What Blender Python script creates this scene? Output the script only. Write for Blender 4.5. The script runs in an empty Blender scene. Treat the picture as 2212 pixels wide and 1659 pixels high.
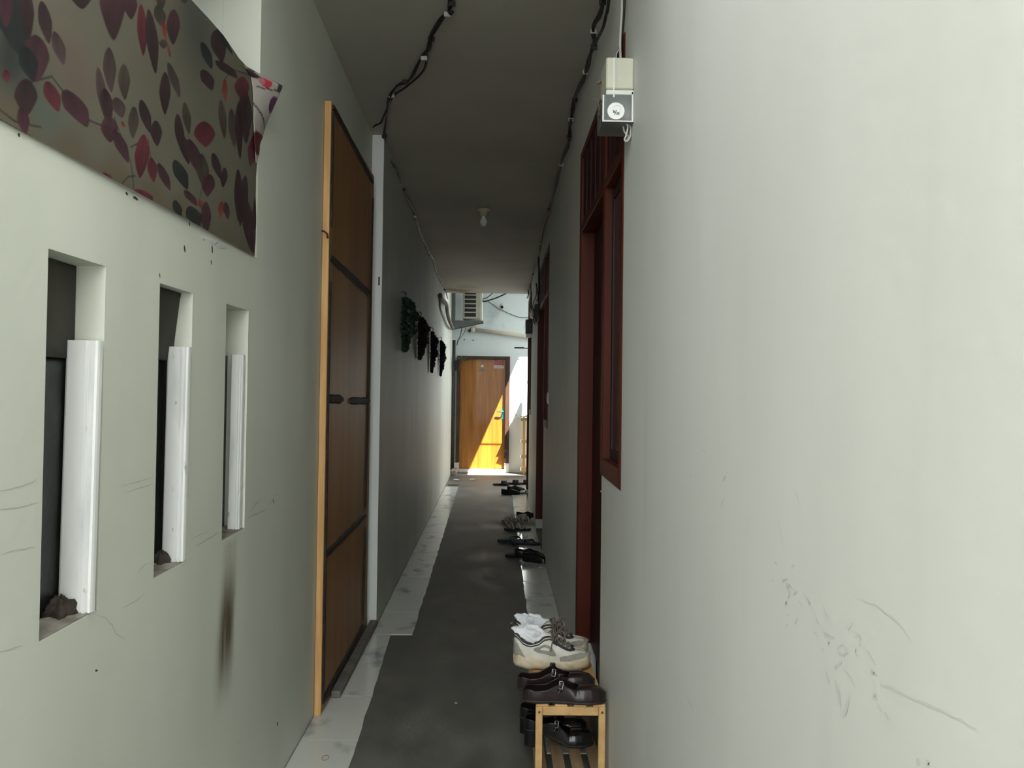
import bpy, math, random
from math import sin, cos, pi, sqrt
from mathutils import Vector, Matrix
random.seed(7)
S = bpy.context.scene
COL = S.collection

# ------------------------------------------------------------------ camera
W_, H_, F_ = 2212.0, 1659.0, 1661.0
CX, CY = 1106.0, 807.0                 # principal point of the lens
CAM = Vector((0, 0, 1.42))
VPX, VPY, ROLL = 1075.0, 838.0, 0.013  # where the corridor axis runs to, and the lean of the phone
a = Vector(((VPX - CX) / F_, -(VPY - CY) / F_, 1.0)).normalized()      # corridor axis in (right, up, forward)
u = Vector((sin(ROLL), cos(ROLL), 0.0)); u.z = -(u.x * a.x + u.y * a.y) / a.z; u.normalize()
r = Vector((u.y * a.z - u.z * a.y, u.z * a.x - u.x * a.z, u.x * a.y - u.y * a.x))
if r.x < 0: r = -r
RIGHT = Vector((r.x, a.x, u.x)); UP = Vector((r.y, a.y, u.y)); FWD = Vector((r.z, a.z, u.z))
cd = bpy.data.cameras.new('camera'); cam = bpy.data.objects.new('camera', cd); COL.objects.link(cam)
cd.sensor_width = 36.0; cd.lens = F_ / W_ * 36.0
cd.shift_x = 0.0; cd.shift_y = (CY - H_ / 2) / W_
cd.clip_start = 0.05
cam.matrix_world = Matrix(((RIGHT.x, UP.x, -FWD.x, CAM.x), (RIGHT.y, UP.y, -FWD.y, CAM.y), (RIGHT.z, UP.z, -FWD.z, CAM.z), (0, 0, 0, 1)))
S.camera = cam

# ------------------------------------------------------------------ light
w = bpy.data.worlds.new('sky'); S.world = w; w.use_nodes = True
bg = w.node_tree.nodes['Background']; bg.inputs[0].default_value = (0.925, 0.96, 0.965, 1); bg.inputs[1].default_value = 1.0
sd = bpy.data.lights.new('sun', 'SUN'); sun = bpy.data.objects.new('sun', sd); COL.objects.link(sun)
sd.energy = 8.0; sd.angle = 0.009; sd.color = (1.0, 0.95, 0.86)
SUND = Vector((-0.4255, 0.475, -1.0))
sun.rotation_euler = SUND.to_track_quat('-Z', 'Y').to_euler(); sun.location = (3, -2, 9)
S.view_settings.view_transform = 'Standard'; S.view_settings.look = 'None'
S.view_settings.gamma = 1.0; S.view_settings.use_curve_mapping = False
S.view_settings.exposure = 2.58
S.cycles.max_bounces = 12; S.cycles.diffuse_bounces = 7; S.cycles.sample_clamp_indirect = 6

# ------------------------------------------------------------------ measuring helpers
def ray(px, py): return RIGHT * ((px - CX) / F_) - UP * ((py - CY) / F_) + FWD
def onx(px, py, X): d = ray(px, py); return CAM + d * (X / d.x)
def ony(px, py, Y): d = ray(px, py); return CAM + d * (Y / d.y)
def onz(px, py, Z): d = ray(px, py); return CAM + d * ((Z - CAM.z) / d.z)

# ------------------------------------------------------------------ mesh helpers
class MB:
    def __init__(s): s.v = []; s.f = []
    def quad(s, a, b, c, d): n = len(s.v); s.v += [tuple(a), tuple(b), tuple(c), tuple(d)]; s.f.append((n, n+1, n+2, n+3)); return s
    def box(s, x0, x1, y0, y1, z0, z1, bev=0.0):
        if x0 > x1: x0, x1 = x1, x0
        if y0 > y1: y0, y1 = y1, y0
        if z0 > z1: z0, z1 = z1, z0
        n = len(s.v)
        if bev <= 0:
            s.v += [(x, y, z) for z in (z0, z1) for y in (y0, y1) for x in (x0, x1)]
            for f in ((0,2,3,1),(4,5,7,6),(0,1,5,4),(2,6,7,3),(0,4,6,2),(1,3,7,5)): s.f.append(tuple(n+i for i in f))
            return s
        b = min(bev, (x1-x0)/2.01, (y1-y0)/2.01, (z1-z0)/2.01)
        # every corner becomes three points, one on each of its faces
        P = [(x0, x1), (y0, y1), (z0, z1)]
        idx = {}
        for cx in (0, 1):
            for cy in (0, 1):
                for cz in (0, 1):
                    c = (cx, cy, cz)
                    for ax in range(3):
                        p = []
                        for k in range(3):
                            q = P[k][c[k]]
                            if k != ax: q += b if c[k] == 0 else -b
                            p.append(q)
                        idx[c, ax] = len(s.v); s.v.append(tuple(p))
        for ax in range(3):
            o = [k for k in range(3) if k != ax]
            for side in (0, 1):
                cs = []
                for (i, j) in ((0,0),(1,0),(1,1),(0,1)):
                    c = [0,0,0]; c[ax] = side; c[o[0]] = i; c[o[1]] = j; cs.append(idx[tuple(c), ax])
                if (side == 0) != (ax == 1): cs.reverse()
                s.f.append(tuple(cs))
        for ax in range(3):      # bevel strips along ax
            o = [k for k in range(3) if k != ax]
            for i in (0, 1):
                for j in (0, 1):
                    c0 = [0,0,0]; c1 = [0,0,0]
                    c0[o[0]] = c1[o[0]] = i; c0[o[1]] = c1[o[1]] = j; c0[ax] = 0; c1[ax] = 1
                    c0 = tuple(c0); c1 = tuple(c1)
                    s.f.append((idx[c0,o[0]], idx[c0,o[1]], idx[c1,o[1]], idx[c1,o[0]]))
        for cx in (0, 1):
            for cy in (0, 1):
                for cz in (0, 1):
                    c = (cx, cy, cz); s.f.append((idx[c,0], idx[c,1], idx[c,2]))
        return s
    def tube(s, pts, rad, k=8, cap=True):
        pts = [Vector(p) for p in pts]; n0 = len(s.v); N = len(pts)
        ref = None
        for i, p in enumerate(pts):
            t = (pts[min(i+1, N-1)] - pts[max(i-1, 0)]).normalized()
            if ref is None: ref = t.orthogonal().normalized()
            ref = (ref - t * ref.dot(t)).normalized(); bn = t.cross(ref)
            rr = rad[i] if isinstance(rad, (list, tuple)) else rad
            for j in range(k):
                q = p + (ref * cos(2*pi*j/k) + bn * sin(2*pi*j/k)) * rr; s.v.append(tuple(q))
        for i in range(N-1):
            for j in range(k):
                A = n0 + i*k + j; B = n0 + i*k + (j+1) % k
                s.f.append((A, B, B+k, A+k))
        if cap: s.f.append(tuple(n0 + j for j in reversed(range(k)))); s.f.append(tuple(n0 + (N-1)*k + j for j in range(k)))
        return s
    def prism(s, poly, z0, z1, tf=None):
        n = len(s.v); m = len(poly)
        zt = z1 if callable(z1) else (lambda x, y: z1); zb = z0 if callable(z0) else (lambda x, y: z0)
        for x, y in poly: s.v.append((x, y, zb(x, y)))
        for x, y in poly: s.v.append((x, y, zt(x, y)))
        s.f.append(tuple(n + i for i in reversed(range(m)))); s.f.append(tuple(n + m + i for i in range(m)))
        for i in range(m): j = (i+1) % m; s.f.append((n+i, n+j, n+m+j, n+m+i))
        return s
    def lathe(s, prof, c=(0,0,0), k=20, axis='z'):
        n0 = len(s.v)
        for (rr, h) in prof:
            for j in range(k):
                A = 2*pi*j/k; x, y = rr*cos(A), rr*sin(A)
                p = (x, y, h) if axis == 'z' else ((x, h, y) if axis == 'y' else (h, x, y))
                s.v.append((c[0]+p[0], c[1]+p[1], c[2]+p[2]))
        for i in range(len(prof)-1):
            for j in range(k):
                A = n0+i*k+j; B = n0+i*k+(j+1)%k; s.f.append((A, B, B+k, A+k))
        s.f.append(tuple(n0+j for j in reversed(range(k)))); s.f.append(tuple(n0+(len(prof)-1)*k+j for j in range(k)))
        return s
    def grid(s, fn, nu, nv, keep=None):
        ids = {}
        def vid(i, j):
            if (i, j) not in ids: ids[i, j] = len(s.v); s.v.append(tuple(fn(i/nu, j/nv)))
            return ids[i, j]
        for i in range(nu):
            for j in range(nv):
                if keep is None or keep((i+.5)/nu, (j+.5)/nv):
                    s.f.append((vid(i,j), vid(i+1,j), vid(i+1,j+1), vid(i,j+1)))
        return s
    def build(s, name, m, parent=None, smooth=False, world=True, solid=0.0, off=-1.0, subsurf=0):
        me = bpy.data.meshes.new(name)
        o0 = parent.location if (parent is not None and world) else Vector((0,0,0))
        pp = parent
        while world and pp is not None and pp.parent is not None: pp = pp.parent; o0 = o0 + pp.location
        me.from_pydata([(x-o0.x, y-o0.y, z-o0.z) for x, y, z in s.v], [], s.f)
        me.validate(); me.update()
        me.materials.append(m)
        if smooth:
            me.polygons.foreach_set('use_smooth', [True]*len(me.polygons))
        o = bpy.data.objects.new(name, me); COL.objects.link(o)
        if parent is not None: o.parent = parent
        if subsurf: md = o.modifiers.new('sub', 'SUBSURF'); md.levels = subsurf; md.render_levels = subsurf
        if solid: md = o.modifiers.new('thick', 'SOLIDIFY'); md.thickness = solid; md.offset = off
        return o

def tag(o, label=None, cat=None, group=None, kind=None):
    if label: o['label'] = label
    if cat: o['category'] = cat
    if group: o['group'] = group
    if kind: o['kind'] = kind
    return o
def thing(name, label, cat, loc=(0,0,0), rz=0.0, group=None):
    o = bpy.data.objects.new(name, None); COL.objects.link(o); o.empty_display_size = 0.05
    o.location = loc; o.rotation_euler = (0, 0, rz)
    return tag(o, label, cat, group)
def struct(o, label): return tag(o, label, None, None, 'structure')
def dup(rt, loc, rz, label=None, group=None):
    q = rt.copy(); COL.objects.link(q); q.location = loc; q.rotation_euler = (0, 0, rz)
    if label: q['label'] = label
    if group: q['group'] = group
    for ch in list(rt.children):
        c = ch.copy(); COL.objects.link(c); c.parent = q
        for g in list(ch.children): d = g.copy(); COL.objects.link(d); d.parent = c
    return q

# ------------------------------------------------------------------ materials
def nd(nt, t, **kw):
    n = nt.nodes.new(t)
    for k, v in kw.items(): setattr(n, k, v)
    return n
def mat(name, c1, c2=None, rough=0.6, scale=(6,6,6), detail=4, contrast=(0.35, 0.65), bump=0.0, bscale=60, bdist=0.002, metal=0.0, spec=0.5, coat=0.0, trans=0.0, alpha=1.0, rough2=None, ior=1.45):
    m = bpy.data.materials.new(name); m.use_nodes = True; nt = m.node_tree; p = nt.nodes['Principled BSDF']
    p.inputs['Roughness'].default_value = rough; p.inputs['Metallic'].default_value = metal
    p.inputs['Specular IOR Level'].default_value = spec; p.inputs['Coat Weight'].default_value = coat
    p.inputs['Transmission Weight'].default_value = trans; p.inputs['Alpha'].default_value = alpha; p.inputs['IOR'].default_value = ior
    p.inputs['Base Color'].default_value = (*c1, 1)
    tc = nd(nt, 'ShaderNodeTexCoord'); mp = nd(nt, 'ShaderNodeMapping'); mp.inputs['Scale'].default_value = scale
    nt.links.new(tc.outputs['Object'], mp.inputs['Vector'])
    no = nd(nt, 'ShaderNodeTexNoise'); no.inputs['Scale'].default_value = 1.0; no.inputs['Detail'].default_value = detail
    nt.links.new(mp.outputs[0], no.inputs['Vector'])
    rp = nd(nt, 'ShaderNodeValToRGB'); rp.color_ramp.elements[0].position = contrast[0]; rp.color_ramp.elements[1].position = contrast[1]
    c2 = c2 or tuple(min(1, c*1.15) for c in c1)
    rp.color_ramp.elements[0].color = (*c1, 1); rp.color_ramp.elements[1].color = (*c2, 1)
    nt.links.new(no.outputs['Fac'], rp.inputs['Fac']); nt.links.new(rp.outputs['Color'], p.inputs['Base Color'])
    if rough2 is not None:
        mr = nd(nt, 'ShaderNodeMapRange'); mr.inputs['From Min'].default_value = contrast[0]; mr.inputs['From Max'].default_value = contrast[1]
        mr.inputs['To Min'].default_value = rough; mr.inputs['To Max'].default_value = rough2
        nt.links.new(no.outputs['Fac'], mr.inputs['Value']); nt.links.new(mr.outputs[0], p.inputs['Roughness'])
    if bump > 0:
        n2 = nd(nt, 'ShaderNodeTexNoise'); n2.inputs['Scale'].default_value = bscale; n2.inputs['Detail'].default_value = 3
        nt.links.new(tc.outputs['Object'], n2.inputs['Vector'])
        bp = nd(nt, 'ShaderNodeBump'); bp.inputs['Strength'].default_value = bump; bp.inputs['Distance'].default_value = bdist
        nt.links.new(n2.outputs['Fac'], bp.inputs['Height']); nt.links.new(bp.outputs[0], p.inputs['Normal'])
    return m
def over(m, mask_fn, color):
    """mix a stain colour over the base colour; mask_fn(nt, sepxyz) -> a value socket"""
    nt = m.node_tree; p = nt.nodes['Principled BSDF']
    src = p.inputs['Base Color'].links[0].from_socket
    tc = nd(nt, 'ShaderNodeTexCoord'); sx = nd(nt, 'ShaderNodeSeparateXYZ'); nt.links.new(tc.outputs['Object'], sx.inputs[0])
    k = mask_fn(nt, tc, sx)
    mx = nd(nt, 'ShaderNodeMix', data_type='RGBA'); nt.links.new(k, mx.inputs[0]); nt.links.new(src, mx.inputs[6])
    mx.inputs[7].default_value = (*color, 1); nt.links.new(mx.outputs[2], p.inputs['Base Color'])
def mth(nt, op, a, b=None, c=None, clamp=False):
    n = nd(nt, 'ShaderNodeMath', operation=op); n.use_clamp = clamp
    for i, x in enumerate((a, b, c)):
        if x is None: continue
        if isinstance(x, (int, float)): n.inputs[i].default_value = x
        else: nt.links.new(x, n.inputs[i])
    return n.outputs[0]
def smooth(nt, v, a, b):
    n = nd(nt, 'ShaderNodeMapRange', interpolation_type='SMOOTHSTEP'); nt.links.new(v, n.inputs['Value'])
    n.inputs['From Min'].default_value = a; n.inputs['From Max'].default_value = b; return n.outputs[0]
def noise(nt, tc, scale, detail=3):
    mp = nd(nt, 'ShaderNodeMapping'); mp.inputs['Scale'].default_value = scale; nt.links.new(tc.outputs['Object'], mp.inputs['Vector'])
    n = nd(nt, 'ShaderNodeTexNoise'); n.inputs['Scale'].default_value = 1; n.inputs['Detail'].default_value = detail
    nt.links.new(mp.outputs[0], n.inputs['Vector']); return n.outputs['Fac']

M = {}
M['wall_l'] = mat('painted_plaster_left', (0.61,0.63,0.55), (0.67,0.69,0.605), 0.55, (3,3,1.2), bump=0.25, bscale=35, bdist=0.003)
M['wall_lf'] = mat('painted_plaster_left_shaded', (0.44,0.455,0.41), (0.50,0.515,0.47), 0.6, (3,3,1.2), bump=0.25, bscale=35, bdist=0.003)  # same plaster coloured darker to put in the deep corridor's shade
M['wall_r'] = mat('painted_plaster_right', (0.635,0.64,0.61), (0.69,0.695,0.665), 0.55, (2.5,2.5,0.8), bump=0.22, bscale=30, bdist=0.003)
M['wall_b'] = mat('painted_plaster_courtyard', (0.78,0.845,0.86), (0.83,0.885,0.895), 0.6, (2,2,2), bump=0.1)
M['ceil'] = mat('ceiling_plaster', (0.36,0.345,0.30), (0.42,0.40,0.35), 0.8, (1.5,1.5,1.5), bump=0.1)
M['concrete'] = mat('trodden_concrete', (0.080,0.079,0.069), (0.165,0.16,0.14), 0.55, (5,3,5), detail=8, contrast=(0.32,0.68), bump=0.5, bscale=45, bdist=0.004, rough2=0.8)
M['tile'] = mat('veined_white_tile', (0.30,0.33,0.33), (0.66,0.67,0.62), 0.10, (6,4,6), detail=9, contrast=(0.30,0.44), spec=0.5, rough2=0.14, bump=0.03, bscale=8, bdist=0.001)
M['grout'] = mat('grout', (0.03,0.03,0.027), (0.05,0.05,0.045), 0.9, (30,30,30))
M['outer'] = mat('outer_wall', (0.45,0.45,0.42), (0.5,0.5,0.47), 0.8, (2,2,2))

def stain(nt, tc, sx):
    # brown run below the third slot: along y around 2.1..2.15, z .35 ... .97
    n1 = noise(nt, tc, (6,6,3)); n2 = noise(nt, tc, (60,60,6), 4)
    yy = mth(nt, 'ADD', sx.outputs['Y'], mth(nt, 'MULTIPLY', mth(nt, 'SUBTRACT', n1, 0.5), 0.05))
    cen = mth(nt, 'MULTIPLY_ADD', sx.outputs['Z'], STA[0], STA[1])
    d = mth(nt, 'ABSOLUTE', mth(nt, 'SUBTRACT', yy, cen))
    wid = mth(nt, 'ADD', 0.085, mth(nt, 'MULTIPLY', mth(nt, 'SUBTRACT', 0.85, sx.outputs['Z']), 0.035))
    core = smooth(nt, mth(nt, 'SUBTRACT', 1.0, mth(nt, 'DIVIDE', d, wid)), 0.0, 0.75)
    zf = mth(nt, 'MULTIPLY', smooth(nt, sx.outputs['Z'], STA[2], STA[2]+0.25), mth(nt, 'SUBTRACT', 1.0, mth(nt,'MULTIPLY', smooth(nt, sx.outputs['Z'], STA[3]-0.22, STA[3]-0.02), 0.72)))
    zf = mth(nt, 'MULTIPLY', zf, mth(nt, 'SUBTRACT', 1.0, smooth(nt, sx.outputs['Z'], STA[3]-0.01, STA[3]+0.015)))
    k = mth(nt, 'MULTIPLY', mth(nt, 'MULTIPLY', core, zf), mth(nt, 'MULTIPLY_ADD', n2, 0.9, 0.5), clamp=True)
    return k
XL, XR = -0.77, 0.405
_t = onx(498, 1170, XL); _b = onx(478, 1560, XL); _c = onx(490, 1400, XL)
STA = [(_t.y - _b.y) / (_t.z - _b.z), 0, _b.z, _t.z]; STA[1] = _t.y - STA[0] * _t.z
over(M['wall_l'], stain, (0.11, 0.078, 0.042))
def streaks(nt, tc, sx):
    n = noise(nt, tc, (5,5,0.7), 5); return mth(nt, 'MULTIPLY', smooth(nt, n, 0.55, 0.8), 0.35)
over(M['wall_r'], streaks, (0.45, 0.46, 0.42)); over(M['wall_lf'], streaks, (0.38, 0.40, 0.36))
def damp(nt, tc, sx):
    n = noise(nt, tc, (2.2,2.2,2.2), 6); k = smooth(nt, n, 0.50, 0.72)
    return mth(nt, 'MULTIPLY', mth(nt, 'MULTIPLY', k, smooth(nt, sx.outputs['Z'], 2.0, 2.6)), 0.6)
over(M['wall_b'], damp, (0.30, 0.36, 0.37))
def ceilstain(nt, tc, sx):
    n = noise(nt, tc, (3,3,3), 5)
    k = mth(nt, 'MULTIPLY', smooth(nt, sx.outputs['Y'], 9.5, 10.4), smooth(nt, mth(nt, 'MULTIPLY', sx.outputs['X'], -1.0), 0.10, 0.45))
    return mth(nt, 'MULTIPLY', k, smooth(nt, n, 0.42, 0.6))
over(M['ceil'], ceilstain, (0.20, 0.12, 0.06))

# ------------------------------------------------------------------ structure
YN, YE, YF = -1.2, 10.45, 13.0          # walls start behind the camera, corridor roof ends, courtyard back wall
def wall_x(name, Xf, Xb, y0, y1, z0, z1, holes, m, label):
    """a wall in the Y-Z plane: front at Xf, back at Xb, rectangular holes (y0,y1,z0,z1)"""
    ys = sorted({y0, y1, *[h[0] for h in holes], *[h[1] for h in holes]}); zs = sorted({z0, z1, *[h[2] for h in holes], *[h[3] for h in holes]})
    solid = lambda y, z: y0 < y < y1 and z0 < z < z1 and not any(h[0] < y < h[1] and h[2] < z < h[3] for h in holes)
    b = MB(); ids = {}
    def v(x, y, z):
        k = (x, y, z)
        if k not in ids: ids[k] = len(b.v); b.v.append(k)
        return ids[k]
    flip = Xf > Xb
    def face(*p): q = [v(*k) for k in p]; b.f.append(tuple(reversed(q)) if flip else tuple(q))
    yc = [(ys[i]+ys[i+1])/2 for i in range(len(ys)-1)]; zc = [(zs[i]+zs[i+1])/2 for i in range(len(zs)-1)]
    for i, ym in enumerate(yc):
        for j, zm in enumerate(zc):
            if not solid(ym, zm): continue
            A, B, C, D = ys[i], ys[i+1], zs[j], zs[j+1]
            face((Xf,A,C),(Xf,A,D),(Xf,B,D),(Xf,B,C)); face((Xb,A,C),(Xb,B,C),(Xb,B,D),(Xb,A,D))
            if i == 0 or not solid(yc[i-1], zm): face((Xf,A,C),(Xb,A,C),(Xb,A,D),(Xf,A,D))
            if i == len(yc)-1 or not solid(yc[i+1], zm): face((Xf,B,C),(Xf,B,D),(Xb,B,D),(Xb,B,C))
            if j == 0 or not solid(ym, zc[j-1]): face((Xf,A,C),(Xf,B,C),(Xb,B,C),(Xb,A,C))
            if j == len(zc)-1 or not solid(ym, zc[j+1]): face((Xf,A,D),(Xb,A,D),(Xb,B,D),(Xf,B,D))
    return struct(b.build(name, m), label)

# slots in the left wall, measured from their corners
def slot(tl, tr, bl, br):
    p = [onx(*q, XL) for q in (tl, tr, bl, br)]
    return ((p[0].y+p[2].y)/2, (p[1].y+p[3].y)/2, (p[2].z+p[3].z)/2, (p[0].z+p[1].z)/2)
SL = [slot((110,540),(234,574),(78,1405),(206,1326)), slot((350,615),(421,634),(327,1252),(400,1208)), slot((493,658),(541,672),(475,1166),(524,1138))]
zs0 = sum(s[2] for s in SL)/3; zs1 = sum(s[3] for s in SL)/3
SL = [(s[0], s[1], zs0, zs1) for s in SL]
sill = onx(552, 556, XL); YJ = onx(560, 250, XL).y; ZS = onx(300, 420, XL).z*0.5 + sill.z*0.5
print('slots', SL, 'sill', sill, 'YJ', YJ, 'ZS', ZS)
TH = 0.12
YP = 4.60
LFT = 2.95
wl = wall_x('wall_left_near', XL, XL-TH, YN, YP+0.02, 0, 3.35, SL + [(0.3, YJ, ZS, 2.72)], M['wall_l'], 'near part of the left white wall with three tall slots and a high opening')
# far part of the left wall stands a little proud of the near one; its end face is the white pier
XP0, XP1 = -0.70, -0.742
b = MB()
pts = [(XL-0.12, YP), (XP0, YP), (XP1, 12.38), (XL-0.12, 12.38)]
b.prism(pts, 0.0, 3.35)
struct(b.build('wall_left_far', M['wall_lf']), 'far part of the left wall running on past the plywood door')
b = MB().box(XL+0.001, XP0, YP-0.006, YP-0.0005, 0.008, 2.945)  # wall end coloured lighter: the light it catches is put into the colour
struct(b.build('trim_1', mat('lit_pier_face', (0.72,0.74,0.72), (0.78,0.80,0.78), 0.5, (4,4,1.5), bump=0.15, bscale=30)), 'white pier face beside the plywood door, coloured lighter for light it catches')

U1 = (2.50, 2.96, 3.84); U2 = (6.18, 6.72, 7.85); U3 = (9.35, 9.78, 10.40)
UT = 2.60; UB = 1.09
holes = []
for (ya, ym, yb) in (U1, U2, U3):
    holes += [(ya, ym, UB, UT), (ym, yb, 0.0, UT)]
wall_x('wall_right', XR, XR+0.16, YN, YE, 0, 3.35, holes, M['wall_r'], 'long white painted wall along the right side of the corridor')
# dark rooms behind the right wall's openings
b = MB().box(XR+1.2, XR+1.3, 2, YE, 0, 3.3).box(XR+0.16, XR+1.3, 1.9, 2.0, 0, 3.3).box(XR+0.16, XR+1.3, YE-0.1, YE, 0, 3.3)
struct(b.build('wall_right_inner', M['outer']), 'inner walls of the rooms behind the right wall')

# ceiling, falling slightly towards the courtyard
CZ0, CZ1 = 3.04, 2.705
YC0 = 1.55
cz = lambda y: CZ0 + (CZ1-CZ0)*(y-YC0)/(YE-YC0)
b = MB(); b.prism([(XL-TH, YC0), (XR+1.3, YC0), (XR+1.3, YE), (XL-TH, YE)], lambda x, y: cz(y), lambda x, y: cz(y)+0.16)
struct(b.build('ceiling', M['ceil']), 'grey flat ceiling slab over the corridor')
b = MB().box(XL-TH, XR+3.5, YC0+0.02, YE-0.02, 3.36, 4.46)  # unseen; height set for where the sun reaches the courtyard floor
struct(b.build('wall_upper_storey', M['outer']), 'unseen upper storey above the corridor, sized to block the sun')
b = MB().box(0.55, 4.6, -6.6, -0.1, 7.0, 7.2)  # unseen slab added to block the sun around the camera
struct(b.build('roof_sun_blocker', M['outer']), 'unseen slab added high overhead to keep the sun off the entrance')
# courtyard
b = MB(); b.box(-1.7, 3.2, YF, YF+0.15, 0, 3.6)
struct(b.build('wall_back', M['wall_b']), 'bluish white back wall of the small courtyard')
b = MB().box(-1.7, -1.55, 12.2, YF, 0, 3.6)
struct(b.build('wall_courtyard_left', M['wall_b']), 'left side wall of the courtyard')
b = MB().box(-1.6, XL-0.12, 12.26, 12.38, 0, 3.35)
struct(b.build('wall_courtyard_return', M['wall_b']), 'return wall behind the end of the left wall')
b = MB().box(3.0, 3.15, YE-0.02, YF, 0, 3.3)
struct(b.build('wall_courtyard_right', M['wall_b']), 'right side wall of the courtyard')
b = MB().box(XR+0.16, 3.0, YE-0.15, YE, 0, 3.35)
struct(b.build('wall_courtyard_front', M['wall_b']), 'wall of the rooms facing the courtyard')
# unseen eave over the courtyard, shaped so its edges cut the sunlight
b = MB().box(-1.7, 0.838, 11.09, YF+0.1, 3.08, 3.13).box(0.838, 3.1, 12.46, YF+0.1, 3.08, 3.13)
EA = struct(b.build('roof_shade_eave', mat('white_eave', (0.82,0.83,0.82), (0.86,0.87,0.86), 0.7)), 'unseen flat eave above the courtyard door, shaped to cut the sunlight')
# yard behind the left wall
b = MB().box(-2.6, XL-TH-0.01, YN, YP+1, 3.2, 3.3).box(-2.6, XL-TH-.01, YN-.1, YN, 0, 3.3)  # unseen roof and end wall added to dim the jamb
struct(b.build('roof_yard_dimmer', M['outer']), 'unseen roof added over the yard behind the left wall to dim it')
b = MB().box(-2.6, -2.5, YN, YP+1, 0, 3.2).box(-2.6, XL-TH, YP+0.9, YP+1, 0, 3.2)
struct(b.build('wall_neighbour', M['outer']), 'neighbouring wall behind the left wall opening')

MB().tube([(1.15, 11.85, 3.05), (1.15, 12.52, 3.05)], 0.011, 8).build('shadow_rod', M['outer'], EA)  # unseen rod added to cast a thin diagonal shadow on the back wall
b = MB().box(XL-TH-.6, XL-TH-0.0005, YJ, YJ+.15, 1.2, 3.19)
struct(b.build('trim_2', M['wall_l']), 'deep plastered jamb beside the high opening')
# floor
b = MB().box(-9, 9, -9, 20, -0.12, 0.0)
floor = struct(b.build('floor', M['concrete']), 'dark worn concrete corridor floor with tiled edges')
SP = 0.44
Y0t = onz(700, 1602, 0).y
print('tile line', Y0t, [onz(700, y, 0).y for y in (1507.6, 1434, 1373.6, 1288, 1254, 1199)])
def edgeL(y, near=None):
    if near: return onz(755,1659,0).x + (onz(843,1376,0).x - onz(755,1659,0).x)*(y-2.9)/(4.42-2.9)
    p, q = onz(890,1374,0), onz(990,1052,0); return p.x + (q.x-p.x)*(y-p.y)/(q.y-p.y)
def edgeR(y):
    p, q = onz(1140,1330,0), onz(1107,1079,0); return p.x + (q.x-p.x)*(y-p.y)/(q.y-p.y)
random.seed(3)
gb = MB()
for (x0_, x1_, y0_, y1_) in ((XL+.004, -.60, 1.8, 4.43), (-.70, -.545, 4.47, 11.3), (.22, XR-.004, 3.5, 10.6)): gb.box(x0_, x1_, y0_, y1_, 0.0002, 0.0018)
gb_ = gb.build('grout_bed', M['grout'], floor); tag(gb_, kind='stuff')
ytl = [Y0t + SP*(k-3) for k in range(0, 22)]
def tile(xw, xe, ya, yb):
    g = 0.0030; h = 0.006 + random.uniform(-.0006, .0006)
    n = 4; pts = [(xw, ya+g), (xw, yb-g)]
    sgn = 1 if xe(ya) > xw else -1
    for i in range(n+1):
        y = yb-g - (yb-ya-2*g)*i/n; pts.append((xe(y) + random.uniform(-.004, .004), y))
    if sgn < 0: pts.reverse()
    pts.reverse()
    bb = MB(); bb.prism(pts, 0.0005, h)
    return bb.build('tile', M['tile'], floor)
for k, ya in enumerate(ytl):
    yb = ya + SP
    if yb > 11.4: break
    y_l = XL+0.004 if yb < YP+0.1 else XP1 + 0.045
    if ya < 4.3 < yb: y_l = XL+.004
    tile(XL+0.004 if yb < 4.62 else -0.697-0.0045*(ya-4.6), (lambda y, n_=(yb < 4.62): edgeL(y, n_)), ya, yb)
    if 3.5 < yb < YE+0.35: tile(XR-0.004, edgeR, ya-0.1, yb-0.1)
# ================================================================== DETAILS
def onc(px, py, g=0.012):
    d = ray(px, py); k = (CZ1-CZ0)/(YE-YC0); c = CZ0 - k*YC0 - g
    t = (c - CAM.z) / (d.z - k*d.y); return CAM + d*t
M['red'] = mat('red_brown_paint', (0.066,0.0125,0.0065), (0.085,0.017,0.009), 0.5, (8,8,2), bump=0.1, bscale=60, spec=0.22)
M['red_dk'] = mat('dark_red_boards', (0.030,0.006,0.005), (0.046,0.009,0.007), 0.5, (60,60,2), bump=0.1, spec=0.2)
M['sash'] = mat('blackened_sash', (0.016,0.010,0.008), (0.022,0.014,0.011), 0.5, (20,20,4))
M['glass_dk'] = mat('dark_window_glass', (0.010,0.011,0.011), (0.014,0.014,0.014), 0.12, (2,2,2), spec=0.28)  # opaque near-black; darkness of the room behind put into the glass colour
M['ply'] = mat('plywood_face', (0.24,0.115,0.040), (0.33,0.165,0.06), 0.5, (9,9,0.8), detail=6, bump=0.1, bscale=30)
M['ply_edge'] = mat('raw_wood_edge', (0.55,0.30,0.11), (0.70,0.42,0.17), 0.6, (60,60,3), bump=0.2)
M['black'] = mat('black_rubber', (0.010,0.010,0.010), (0.02,0.019,0.018), 0.6, (20,20,20))
M['tar'] = mat('black_sealant', (0.012,0.010,0.008), (0.03,0.022,0.015), 0.7, (30,30,30), bump=0.5, bscale=90, bdist=0.004)
M['cable'] = mat('cable_black', (0.012,0.012,0.011), (0.02,0.02,0.018), 0.5, (30,30,30))
M['whitep'] = mat('white_plastic', (0.62,0.63,0.58), (0.72,0.72,0.68), 0.45, (10,10,10))
M['grey'] = mat('grey_metal', (0.09,0.095,0.095), (0.13,0.135,0.135), 0.5, (10,10,10))
M['dgrey'] = mat('dark_grey', (0.05,0.052,0.05), (0.075,0.076,0.072), 0.6, (14,14,14))
M['strip'] = mat('white_moulding', (0.66,0.68,0.66), (0.78,0.79,0.77), 0.5, (25,25,4), contrast=(.3,.5))
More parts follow.
